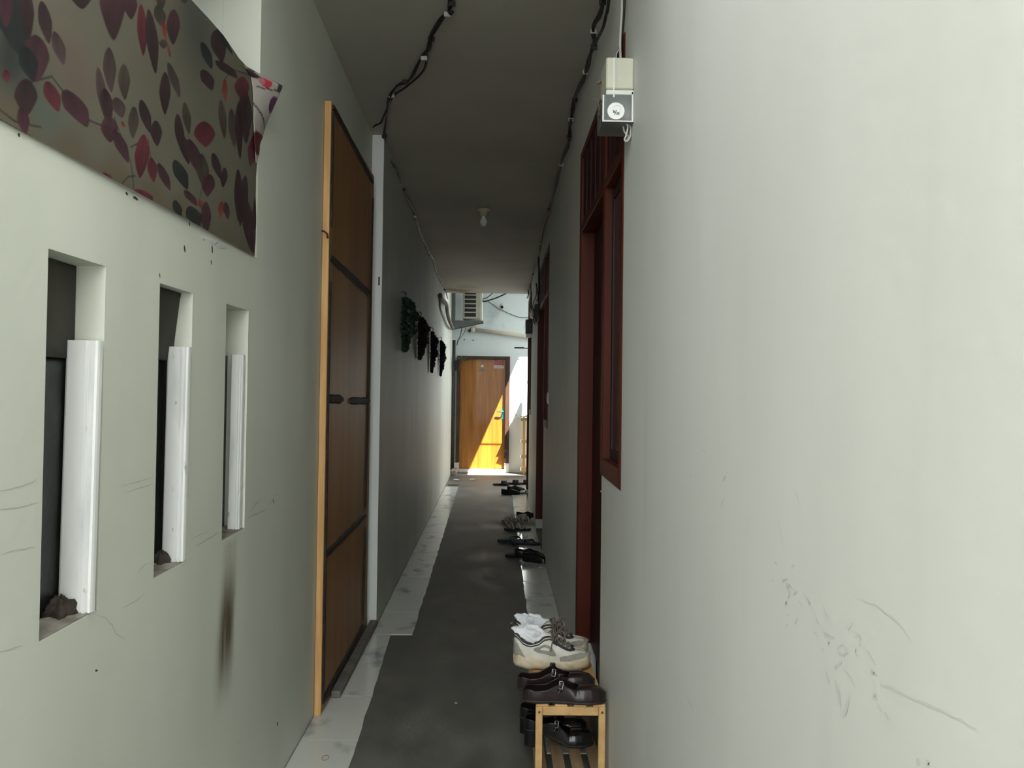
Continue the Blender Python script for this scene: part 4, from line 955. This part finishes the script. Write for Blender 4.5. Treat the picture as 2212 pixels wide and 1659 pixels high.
# ================================================================== SHOE RACK AND SHOES
RT = 0.318; RY0, RY1 = 2.70, 3.30; RX0, RX1 = 0.148, 0.392
rk = thing('shoe_rack', 'low pale wooden shoe rack with slatted shelves against the right wall', 'rack', ((RX0+RX1)/2, (RY0+RY1)/2, 0))
M['pine2'] = mat('shoe_rack_pine', (0.52,0.31,0.12), (0.64,0.41,0.18), 0.45, (30,5,30), detail=5, bump=0.1, bscale=60)
M['pine_dk'] = mat('dark_brown_slat', (0.20,0.13,0.07), (0.30,0.20,0.12), 0.6, (30,5,30), detail=5)  # lower shelf slats, a darker brown than the rest of the rack
lw, rh = 0.024, 0.030
for x_ in (RX0, RX1-lw):
    for y_ in (RY0, RY1-.018):
        l_ = MB().box(x_, x_+lw, y_, y_+.018, 0.0075, RT-.008, bev=.002).build('leg', M['pine2'], rk)
        if y_ == RY0: MB().lathe([(.0045,-.002),(.0035,-.0001),(.002,.001)], (x_+lw/2, RY0, RT-.026), 10, 'y').build('screw', M['dgrey'], l_)
for y_ in (RY0, RY1-.018):
    MB().box(RX0+lw+.0005, RX1-lw-.0005, y_, y_+.018, RT-.008-rh, RT-.008, bev=.002).build('cross_rail', M['pine2'], rk)
    MB().box(RX0+lw+.0005, RX1-lw-.0005, y_, y_+.018, 0.045, 0.068, bev=.002).build('cross_rail', M['pine2'], rk)
for zz_ in (RT-.0075, 0.0685):
    n = 4 ; g = .023; sw_ = ((RX1-RX0) - 2*.001 - g*(n-1))/n
    for k in range(n):
        x_ = RX0+.001 + k*(sw_+g); MB().box(x_, x_+sw_, RY0+(.0 if zz_ > .2 else .0), RY1, zz_, zz_+.0075, bev=.0015).build('shelf_slat', M['pine2'] if zz_ > .2 else M['pine_dk'], rk)

def interp(tb, x):
    if x <= tb[0][0]: return tb[0][1]
    for (a0, b0), (a1, b1) in zip(tb, tb[1:]):
        if x <= a1: t = (x-a0)/(a1-a0); t = t if abs(a1-a0) < .03 else t*t*(3-2*t)*.5+t*.5; return b0+(b1-b0)*t
    return tb[-1][1]
OUT = [(0,.0),(.008,.012),(.025,.0205),(.06,.028),(.12,.0325),(.22,.034),(.36,.033),(.5,.038),(.62,.0435),(.72,.046),(.82,.043),(.9,.035),(.95,.026),(.98,.017),(1,.0)]
class Shoe:
    def __init__(s, L, wf, zb, zt, om, lift=lambda u: 0.0, bow=0.55, curve=0.006):
        s.L = L; s.wf = wf; s.zb = zb; s.zt = zt; s.om = om; s.lift = lift; s.bow = bow; s.curve = curve
    def P(s, u, t, side, off=0.0):
        """u heel to toe, t 0 bottom rim .. 1 top rim, side +-1"""
        def raw(u, t):
            u = min(max(u, 0.0), 1.0); w_ = interp(OUT, u)*s.wf; th = interp(s.om, u)*pi/2*t; T = interp(s.om, u)*pi/2
            y = w_*max(cos(th), 0)**s.bow; zb = interp(s.zb, u); zt = interp(s.zt, u)
            z = zb + (zt-zb)*(sin(th)/max(sin(T), .05))
            return Vector((u*s.L, side*y + s.curve*sin(pi*u), z + s.lift(u)))
        p = raw(u, t)
        if off:
            e = 1e-3; du = raw(min(u+e,1), t)-raw(max(u-e,0), t); dt = raw(u, min(t+e,1))-raw(u, max(t-e,0)); n = du.cross(dt)
            if n.length > 1e-12:
                n.normalize(); n *= side
                if n.dot(Vector((0, side, .35))) < 0: n = -n
                p = p + n*off
        return p
    def skin(s, name, m, par, off=0.0, keep=None, nu=90, nt=22, sides=(1,-1), solid=.0025):
        b = MB()
        for sd_ in sides:
            b.grid(lambda a_, c_: s.P(a_, c_, sd_, off), nu, nt, (lambda a_, c_: keep(a_, c_, sd_)) if keep else None)
        if not b.f: return None
        me_ = b.build(name, m, par, world=False, smooth=True, solid=solid, off=0.0); return me_
    def rim(s, name, m, par, u0, u1, rr, t=1.0, off=0.0, n=26, sides=(1,-1)):
        b = MB()
        pa = [s.P(u0+(u1-u0)*k/n, t, 1, off) for k in range(n+1)]; pb = [s.P(u0+(u1-u0)*k/n, t, -1, off) for k in range(n+1)]
        if len(sides) == 2 and u0 < .03: b.tube(list(reversed(pa)) + pb, rr, 6)
        else:
            if 1 in sides: b.tube(pa, rr, 6)
            if -1 in sides: b.tube(pb, rr, 6)
        return b.build(name, m, par, world=False, smooth=True)
    def sole(s, name, m, par, zlo, zhi, flare=1.0, wob=0.0, n=64, m_lev=5, u0=0.0, u1=1.0):
        b = MB(); rows = []
        for k in range(n+1):
            u = k/n; u = u0+(u1-u0)*u; w_ = interp(OUT, u)*s.wf*flare; row = []
            for j in range(m_lev):
                t = j/(m_lev-1); z = zlo(u) + (zhi(u)-zlo(u))*t
                ww = w_*(1 + wob*sin(u*38+j*1.7)*sin(pi*t) + .05*sin(pi*t)) 
                if j == 0: ww *= .93
                xx = (-.004 if u < .02 else 0) 
                row.append((u*s.L*1.0 + (0.003*sin(pi*t) if u > .5 else -0.003*sin(pi*t))*abs(u-.5)*2, ww, z + s.lift(u)))
            rows.append(row)
        n0 = 0
        for row in rows:
            for (x, y, z) in row: b.v.append((x, y + s.curve*sin(pi*x/s.L), z))
            for (x, y, z) in reversed(row): b.v.append((x, -y + s.curve*sin(pi*x/s.L), z))
        k2 = 2*m_lev
        for i in range(n):
            for j in range(k2): A_ = i*k2+j; B_ = i*k2+(j+1)%k2; b.f.append((A_, B_, B_+k2, A_+k2))
        b.f.append(tuple(range(k2))); b.f.append(tuple(reversed(range(n*k2, (n+1)*k2))))
        return b.build(name, m, par, world=False, smooth=True)

M['snk'] = mat('offwhite_leather', (0.60,0.58,0.50), (0.70,0.68,0.60), 0.5, (20,20,20), bump=0.1, bscale=200)
M['snk_g'] = mat('grey_suede', (0.25,0.245,0.21), (0.31,0.30,0.26), 0.8, (60,60,60))
M['snk_s'] = mat('dirty_cream_sole', (0.46,0.36,0.22), (0.66,0.57,0.42), 0.6, (16,16,16), contrast=(.3,.6), bump=0.2)
M['snk_b'] = mat('charcoal_trim', (0.025,0.025,0.024), (0.045,0.044,0.042), 0.6, (30,30,30))
M['lace'] = mat('taupe_lace', (0.13,0.105,0.085), (0.20,0.165,0.14), 0.85, (80,80,80))
M['sockw'] = mat('white_sock', (0.72,0.74,0.76), (0.80,0.82,0.84), 0.9, (20,20,20))
M['jane'] = mat('dark_oxblood_leather', (0.010,0.007,0.008), (0.022,0.011,0.011), 0.30, (14,14,14), bump=0.15, bscale=70, coat=0.1)
M['patent'] = mat('black_patent_leather', (0.006,0.006,0.007), (0.011,0.011,0.012), 0.22, (9,9,9), coat=0.3)
M['insole'] = mat('dark_insole', (0.012,0.013,0.015), (0.02,0.02,0.022), 0.7, (20,20,20))

def sneaker(loc, rz, lab, sd_):
    t = thing('sneaker', lab, 'sneaker', loc, rz, 'pair of white sneakers on the shoe rack')
    base = [(0,.045),(.15,.036),(.4,.036),(.7,.030),(.9,.034),(1,.046)]
    top = [(0,.128),(.04,.126),(.12,.104),(.22,.096),(.32,.104),(.40,.122),(.46,.120),(.6,.096),(.74,.078),(.86,.066),(.94,.058),(1,.050)]
    om = [(0,.60),(.08,.62),(.3,.62),(.38,.70),(.46,.92),(.52,1.0),(1,1.0)]
    lift = lambda u: 0.004 + 0.018*max(0, u-.72)**1.6*4 + 0.022*max(0, .16-u)/.16*.5
    s = Shoe(.300, 1.10, base, top, om, lift)
    s.skin('upper', M['snk'], t, keep=lambda u, tt, q: True)
    s.sole('sole', M['snk_s'], t, lambda u: 0.0 + .004*abs(sin(u*16)), lambda u: interp(base, u)+.006+.008*max(0,sin(u*9+.5))*.6, 1.10, .05)
    s.skin('toe_cap', M['snk_g'], t, .0022, lambda u, tt, q: u > .60 and tt < .20+.42*min(1,max(0,(u-.60)/.25)) + (.5 if u > .93 else 0), nu=120, nt=30)
    s.skin('heel_counter', M['snk_g'], t, .0022, lambda u, tt, q: u < .17 and tt < .62 - .55*((u/.17)**1.3), nu=120, nt=30)
    def em(u, tt, ru, rt, sk=1.2): return ((u-.40)/ru)**2 + ((tt-(.42 - sk*(u-.40)))/rt)**2 < 1
    s.skin('side_emblem', M['snk_g'], t, .0024, lambda u, tt, q: em(u, tt, .145, .17) and not em(u-.005, tt, .062, .065), nu=180, nt=60, sides=(-1,))
    s.rim('collar_trim', M['snk_b'], t, .0, .50, .0042, .97, .001)
    s.skin('collar_band', M['snk_b'], t, .0018, lambda u, tt, q: u < .58 and .76-.25*max(0,u-.42) < tt < .84, nu=120, nt=44)
    s.skin('eyestay', M['snk_b'], t, .0026, lambda u, tt, q: ((u-.66)/.135)**2 + ((tt-.86)/.26)**2 < 1 and not ((u-.67)/.085)**2 + ((tt-.90)/.15)**2 < 1 or (.50 < u < .56 and .62 < tt < .95), nu=150, nt=50)
    # tongue
    b = MB()
    b.grid(lambda a_, c_: Vector((s.L*(.36+.24*a_), (c_-.5)*.044*(1-.25*a_)+.005, interp(top,.36+.24*a_)+lift(.4)+.004+.012*(1-a_)-.05*(c_-.5)**2)), 10, 8); b.build('tongue', M['snk'], t, world=False, smooth=True, solid=.004)
    # laces: cross bars, a knot and loops
    b = MB()
    for k in range(5):
        u = .48+.055*k
        for z_, w0 in ((1,-1),(-1,1)):
            A_ = s.P(u, .80, z_, .004); B_ = s.P(u+.04, .80, -z_, .004); mid = (A_+B_)/2; mid.z = max(A_.z, B_.z)+.010+.012*(1-k/5)
            b.tube(spline([A_, mid, B_], 6), .0026, 6)
    kn = Vector((s.L*.55, .006, interp(top,.53)+.022))
    for (dx, dy, dz, tw) in ((-.02,.035,.0,.02), (.028,-.034,.004,.02), (-.005,-.030,.012,-.02), (.035,.028,.006,.015)):
        b.tube(spline([kn, kn+Vector((dx*.6+tw*.4,dy*.6,dz+.014)), kn+Vector((dx*1.2,dy*1.2,dz-.004)), kn+Vector((dx*.7-tw*.4,dy*.6,dz-.010)), kn], 7), .0025, 6)
    b.tube(spline([kn, kn+Vector((-.01,-.03*1,-.004)), kn+Vector((-.018,-.046,-.03)), kn+Vector((-.022,-.050,-.05))], 6), .0024, 6)
    b.tube(spline([kn, kn+Vector((.02,.025,.006)), kn+Vector((.03,.045,-.02))], 6), .0024, 6)
    b.build('laces', M['lace'], t, world=False, smooth=True)
    MB().grid(lambda a_, c_: Vector((-.003-.006*sin(pi*a_), (c_-.5)*.012, .085+.06*a_)), 6, 3).build('heel_loop', M['snk_b'], t, world=False, solid=.002)
    # lining
    s.skin('lining', M['snk'], t, -.006, lambda u, tt, q: u < .5, nu=40, nt=10, solid=0)
    return t, s
def sock(root, lab, dx, seed):
    b = MB(); rn = random.Random(seed); ph = [rn.uniform(0,6.28) for _ in range(6)]
    loc = root.location; R = Matrix.Rotation(root.rotation_euler.z, 4, 'Z')
    def f(a_, c_):
        A = a_*2*pi; B = (c_-.5)*pi
        rr = 1 + .16*sin(3*A+ph[0]+4*B) + .12*sin(5*A+ph[1]-3*B) + .10*sin(7*B+ph[2]) + .07*sin(9*A+6*B+ph[3]) + .06*sin(13*A-8*B+ph[4])
        return loc + R @ Vector((dx + (.058+.016*sin(B))*rr*cos(A)*cos(B) - .012*sin(B), .003 + .029*rr*sin(A)*cos(B), .124 + .034*rr*sin(B) + .012*sin(2*A+ph[5])*cos(B)))
    b.grid(f, 46, 26); o = b.build('sock', M['sockw'], smooth=True)
    tag(o, lab, 'sock', 'white socks bunched in the sneakers')
rzS = -0.03
s1, S1 = sneaker((0.078, 3.055, RT+.0008), rzS, 'white and grey chunky sneaker with brown laces, nearer of the pair on the rack', -1)
s2, S2 = sneaker((0.088, 3.205, RT+.0008), rzS, 'white and grey chunky sneaker, farther of the pair, half hidden behind the other', -1)
sock(s1, 'white sock bunched in the heel of the nearer white sneaker', .062, 3)
sock(s2, 'white sock bunched in the heel of the farther white sneaker', .066, 8)

def buckle(par, c, dirv, up, size, m):
    b = MB(); d = dirv.normalized(); n = up.normalized(); 
    q = [c - d*size*.55 - n*size, c + d*size*.55 - n*size, c + d*size*.55 + n*size, c - d*size*.55 + n*size]
    b.tube([q[0], q[1], q[2], q[3], q[0]], size*.085, 5)
    return b.build('buckle', m, par, world=False, smooth=True)
def maryjane(name, loc, rz, lab, grp, m, heel, L=.285, sd=-1, ht=1.0):
    t = thing(name, lab, 'shoe', loc, rz, grp)
    lift = (lambda u: heel*max(0, min(1, (0.62-u)/.45)))
    base = [(0,.010),(1,.009)]
    top = [(0,.040*ht),(.05,.046*ht),(.16,.040*ht),(.28,.043*ht),(.40,.060*ht),(.46,.070*ht),(.54,.054*ht),(.62,.047*ht),(.68,.054*ht),(.8,.055*ht),(.92,.048*ht),(1,.032*ht)]
    om = [(0,.30),(.1,.34),(.3,.26),(.42,.32),(.54,.36),(.61,.5),(.67,1.0),(1,1.0)]
    s = Shoe(L, 1.0, base, top, om, lift, bow=.5, curve=.006)
    up = s.skin('upper', m, t)
    s.rim('rim', m, t, 0, .63, .0022, 1.0)
    s.sole('sole', M['black'], t, lambda u: 0.001, lambda u: .011, 1.04, 0, m_lev=4)
    # insole
    b = MB(); n = 30
    for k in range(n+1):
        u = .02+.93*k/n; w_ = interp(OUT, u)*.93; b.v += [(u*L, w_+s.curve*sin(pi*u), .0135+lift(u)), (u*L, -w_+s.curve*sin(pi*u), .0135+lift(u))]
    for k in range(n): b.f.append((2*k, 2*k+1, 2*k+3, 2*k+2))
    b.build('insole', M['insole'], t, world=False)
    # strap over the instep
    A_ = s.P(.47, .80, 1, .003); B_ = s.P(.45, .55, -1, .003); mid = (A_+B_)/2 + Vector((0,0,.030*ht+.004)); C_ = s.P(.455, .85, 1, .003); D_ = s.P(.45, 1.0, -1, .004)
    path = spline([s.P(.46,.75,1,.003), s.P(.46,1.0,1,.004)+Vector((0,0,.004)), mid, s.P(.45,1.0,-1,.004)+Vector((0,0,.004)), s.P(.44,.55,-1,.0035)], 6)
    b = MB(); n = len(path)
    for k, p in enumerate(path): b.v += [(p.x-.008, p.y, p.z), (p.x+.008, p.y, p.z)]
    for k in range(n-1): b.f.append((2*k, 2*k+1, 2*k+3, 2*k+2))
    stp = b.build('strap', m, t, world=False, smooth=True, solid=.003, off=0)
    c = s.P(.455, .86, sd, .008); buckle(stp, c + Vector((0, 0, .006)), Vector((1,0,-.2)), Vector((.15, -sd*.25, 1)), .012, M['steel'])
    e = s.P(.42, .50, sd, .006)
    bb = MB().tube([c + Vector((-.002,0,-.006)), e], .0012, 5).build('strap_tip', M['steel'], t, world=False)
    if heel > 0:
        b = MB(); pts = []
        for k in range(9): u = .0+.21*k/8; pts.append((u*L, interp(OUT, max(u,.012))*.95+s.curve*sin(pi*u)))
        for k in range(8, -1, -1): u = .0+.21*k/8; pts.append((u*L, -interp(OUT, max(u,.012))*.95+s.curve*sin(pi*u)))
        b.prism(pts, 0.0, lambda x, y: lift(x/L)+.001); b.build('heel', M['patent'], t, world=False)
    return t
G1 = 'pair of dark strap shoes on top of the rack'; G2 = 'black heeled strap shoes on the lower shelf'
maryjane('strap_shoe', (.104, 2.735, RT+.001), -.02, 'dark oxblood strap shoe with silver buckle at the front of the rack top', G1, M['jane'], 0, .292)
maryjane('strap_shoe', (.088, 2.845, RT+.001), .03, 'dark strap shoe behind the buckled front one, on the rack top', G1, M['jane'], 0, .285)
ZL = .0768
maryjane('heeled_shoe', (.118, 2.93, ZL), .02, 'shiny black heeled shoe on the lower shelf, nearer of the pair', G2, M['patent'], .055, .262, ht=1.0)
maryjane('heeled_shoe', (.104, 3.035, ZL), .03, 'shiny black heeled shoe on the lower shelf, behind the nearer one', G2, M['patent'], .055, .262, ht=1.0)
# another dark shoe tucked beside the rack on the floor
maryjane('slip_on_shoe', (.118, 2.80, .0075+.0), 1.45, 'dark shoe standing on the floor at the left foot of the shoe rack', 'dark shoe beside the rack', M['patent'], 0, .24) if False else None

# ---------------------------------------------------------------- sandals along the right wall
def outline(L, W, n=20, curve=.004):
    P = [(L*k/n - L/2, interp(OUT, k/n)*W/.046/2 + curve*sin(pi*k/n)) for k in range(n+1)]
    Q = [(L*k/n - L/2, -interp(OUT, k/n)*W/.046/2 + curve*sin(pi*k/n)) for k in range(n, -1, -1)]
    return P[1:-1] + [P[-1]] + Q[1:-1] + [P[0]]
def arch(x0, x1, w0, w1, z0, h, n=8):
    return [Vector((x0+(x1-x0)*k/n, -w0/2+(w0/2+w1/2)*k/n, z0 + h*sin(pi*k/n))) for k in range(n+1)]
def bandstrap(b, path, w_, tilt=0.0):
    n = len(b.v); N = len(path)
    for p in path: b.v += [(p.x-w_/2, p.y, p.z+tilt), (p.x+w_/2, p.y, p.z-tilt)]
    for k in range(N-1): b.f.append((n+2*k, n+2*k+1, n+2*k+3, n+2*k+2))
def sandal(px, py, rz, kind, lab, grp, cs, cstrap, L=.25, W=.09, th=.022, z0=.0, cat='sandal', flipx=0):
    p = onz(px, py, z0)
    t = thing({'flip':'flip_flop','strappy':'strappy_sandal','slide':'slide_sandal','shoe':'closed_shoe'}[kind], lab, cat, (p.x, p.y, z0+.0072), rz, grp)
    b = MB().prism(outline(L, W), 0.0, lambda x, y: th*(.8+.2*(x < 0))); b.build('sole', cs, t, world=False, smooth=False)
    if kind == 'flip':
        b = MB(); tp = Vector((L*.30, .006, th)); 
        for sg in (1,-1): b.tube(spline([tp, Vector((L*.22, sg*W*.22, th+.020)), Vector((L*.0, sg*W*.42, th+.012)), Vector((-L*.08, sg*W*.40, th-.004))], 6), [.004]+[.006]*17+[.004] if False else .0055, 6)
        b.tube([tp+Vector((0,0,.004)), tp-Vector((0,0,.006))], .004, 6); b.build('strap', cstrap, t, world=False, smooth=True)
    elif kind == 'strappy':
        for (xa, xb, h, w_) in ((.32,.16,.034,.016),(.18,.30,.040,.014),(.10,-.04,.055,.016),(-.16,-.30,.065,.014)):
            b = MB(); bandstrap(b, arch(L*xa, L*xb, W*.86, W*.86, th-.004, h), w_); b.build('strap', cstrap, t, world=False, smooth=True, solid=.003)
        b = MB(); b.tube(spline([Vector((-L*.25,W*.36,th)), Vector((-L*.46,0,th+.065)), Vector((-L*.25,-W*.36,th))], 8), .0055, 6); b.build('heel_strap', cstrap, t, world=False, smooth=True)
    elif kind == 'slide':
        b = MB(); bandstrap(b, arch(L*.15, L*.15, W*.95, W*.95, th-.008, .052, 12), L*.32); b.build('upper_band', cstrap, t, world=False, smooth=True, solid=.004)
    elif kind == 'shoe':
        s = Shoe(L, W/.092, [(0,th*.7),(1,th*.7)], [(0,.07),(.3,.06),(.5,.075),(.7,.06),(1,.035)], [(0,.5),(.45,.6),(.55,1),(1,1)], curve=.004)
        o = s.skin('upper', cstrap, t, nu=40, nt=10)
        for v_ in o.data.vertices: v_.co.x -= L/2
    return t
M['navy'] = mat('navy_rubber', (0.010,0.016,0.030), (0.016,0.026,0.042), 0.65, (9,9,9), spec=0.2)
M['blkr'] = mat('black_foam', (0.010,0.010,0.010), (0.016,0.016,0.016), 0.7, (9,9,9), spec=0.2)
M['beige'] = mat('beige_leather', (0.40,0.37,0.30), (0.50,0.46,0.38), 0.6, (12,12,12))
M['beige_d'] = mat('greige_sole', (0.15,0.14,0.115), (0.22,0.205,0.17), 0.7, (12,12,12))
gA, gB, gC, gD, gE = 'black sandals at the corridor end', 'black and grey shoes by the last door', 'heap of beige strappy sandals', 'navy flip flops', 'black shoes on the right tiles'
sandal(1083,1049,.10,'slide','black slide sandal farthest down the corridor, left one of two',gA,M['blkr'],M['blkr'])
sandal(1108,1047,-.25,'slide','black slide sandal farthest down the corridor, right one of two',gA,M['blkr'],M['blkr'])
sandal(1103,1069,.05,'shoe','black shoe left of the grey sandal near the last door frame',gB,M['blkr'],M['blkr'])
sandal(1114,1062,.3,'shoe','black shoe lying just beyond the other black shoe near the last frame',gB,M['blkr'],M['blkr'])
sandal(1130,1066,1.45,'slide','greyish slide sandal standing against the wall near the last door frame',gB,M['grey'],M['beige_d'])
sandal(1131,1047,.1,'slide','small dark slide sandal beside the wall at the last door',gB,M['blkr'],M['blkr'],L=.2,W=.07)
# beige strappy platform sandals heaped together
sandal(1106,1131,2.6,'strappy','beige strappy sandal at the left of the heap, heel to the corridor',gC,M['beige_d'],M['beige'],th=.035)
sandal(1122,1128,.5,'slide','beige wide banded sandal in the middle of the heap',gC,M['beige_d'],M['beige'],th=.035,z0=.0)
sandal(1137,1134,.05,'strappy','beige strappy sandal at the right of the heap, by the wall',gC,M['beige_d'],M['beige'],th=.035)
sandal(1118,1147,.08,'strappy','beige strappy sandal at the front of the heap, straps on the dark sole',gC,M['blkr'],M['beige'],th=.022,L=.27)
sandal(1140,1122,-.1,'shoe','black shoe behind the beige sandals against the wall',gC,M['blkr'],M['blkr'],th=.02)
# navy flip flops
sandal(1106,1172,.06,'flip','navy flip flop on the concrete in front of the beige sandals',gD,M['navy'],M['navy'],L=.27,W=.10)
sandal(1136,1178,-.05,'flip','navy flip flop nearer the wall, strap standing up',gD,M['navy'],M['navy'],L=.26,W=.10)
# black shoes
sandal(1125,1205,.02,'flip','black flip flop half under the black shoes',gE,M['blkr'],M['blkr'],L=.26,W=.10)
sandal(1143,1207,-.25,'shoe','shiny black shoe over the black flip flop',gE,M['patent'],M['patent'],L=.25)
sandal(1157,1216,-.35,'shoe','shiny black shoe against the right wall, nearest of the loose shoes',gE,M['patent'],M['patent'],L=.23)
# white cup
p = onz(1134, 1160, .008)
cu = thing('cup', 'small white cup lying by the beige sandals', 'cup', (p.x, p.y, .007))
MB().lathe([(.024,.007),(.028,.03),(.030,.055),(.028,.055),(.024,.012),(.001,.011)], (p.x,p.y,0), 18).build('body', M['whitep'], cu, smooth=True)
# scraps of paper
for (q_, lb, sz) in (((1128,1213),'white paper scrap beside the black shoes',.04), ((1167,1226),'crumpled white scrap on the tile by the wall',.03), ((1105,1344),'tiny white scrap on the middle of the concrete',.014), ((1106,1083),'tiny white scrap far down the corridor floor',.035), ((986,1036),'white scrap at the far left of the floor',.08),((1021,1035),'white smear of paper in front of the sunlit step',.08), ((985,1516),'tiny pale scrap on the near concrete',.010)):
    p = onz(*q_, .0075); b = MB(); rn = random.Random(int(q_[0])); A = rn.uniform(-.5,.5)
    zf = .0075 if q_[0] in (1128,1167) else .001
    b.grid(lambda a_, c_: (p.x+(a_-.5)*sz*cos(A)-(c_-.5)*sz*.6*sin(A), p.y+(a_-.5)*sz*sin(A)*2+(c_-.5)*sz, zf+.001+.25*sz*abs(sin(a_*5+c_*3))*.5), 4, 3)
    tag(b.build('paper_scrap', M['sockw'], solid=.0008), lb, 'litter')
# thin chain / bag tie beside the second frame
wire('cord', [Vector((XR-.004, 7.70, .10)), Vector((XR-.010, 7.62, .05)), Vector((XR-.02, 7.45, .012)), Vector((XR-.03, 7.35, .010))], .003, M['whitep'], 'short white cord trailing from the foot of the second door frame')
# ring mark printed on the nearest tile
tl = [c for c in floor.children if c.type == 'MESH']
p = onz(703,1637,.0068); b = MB(); b.tube([(p.x+.013*cos(k*pi/12), p.y+.020*sin(k*pi/12), .0072) for k in range(25)], .0010, 4, cap=False)
o = b.build('ring_mark', mat('red_brown_ink',(0.20,0.06,0.04),(0.25,0.08,0.05),0.7), floor, world=False)
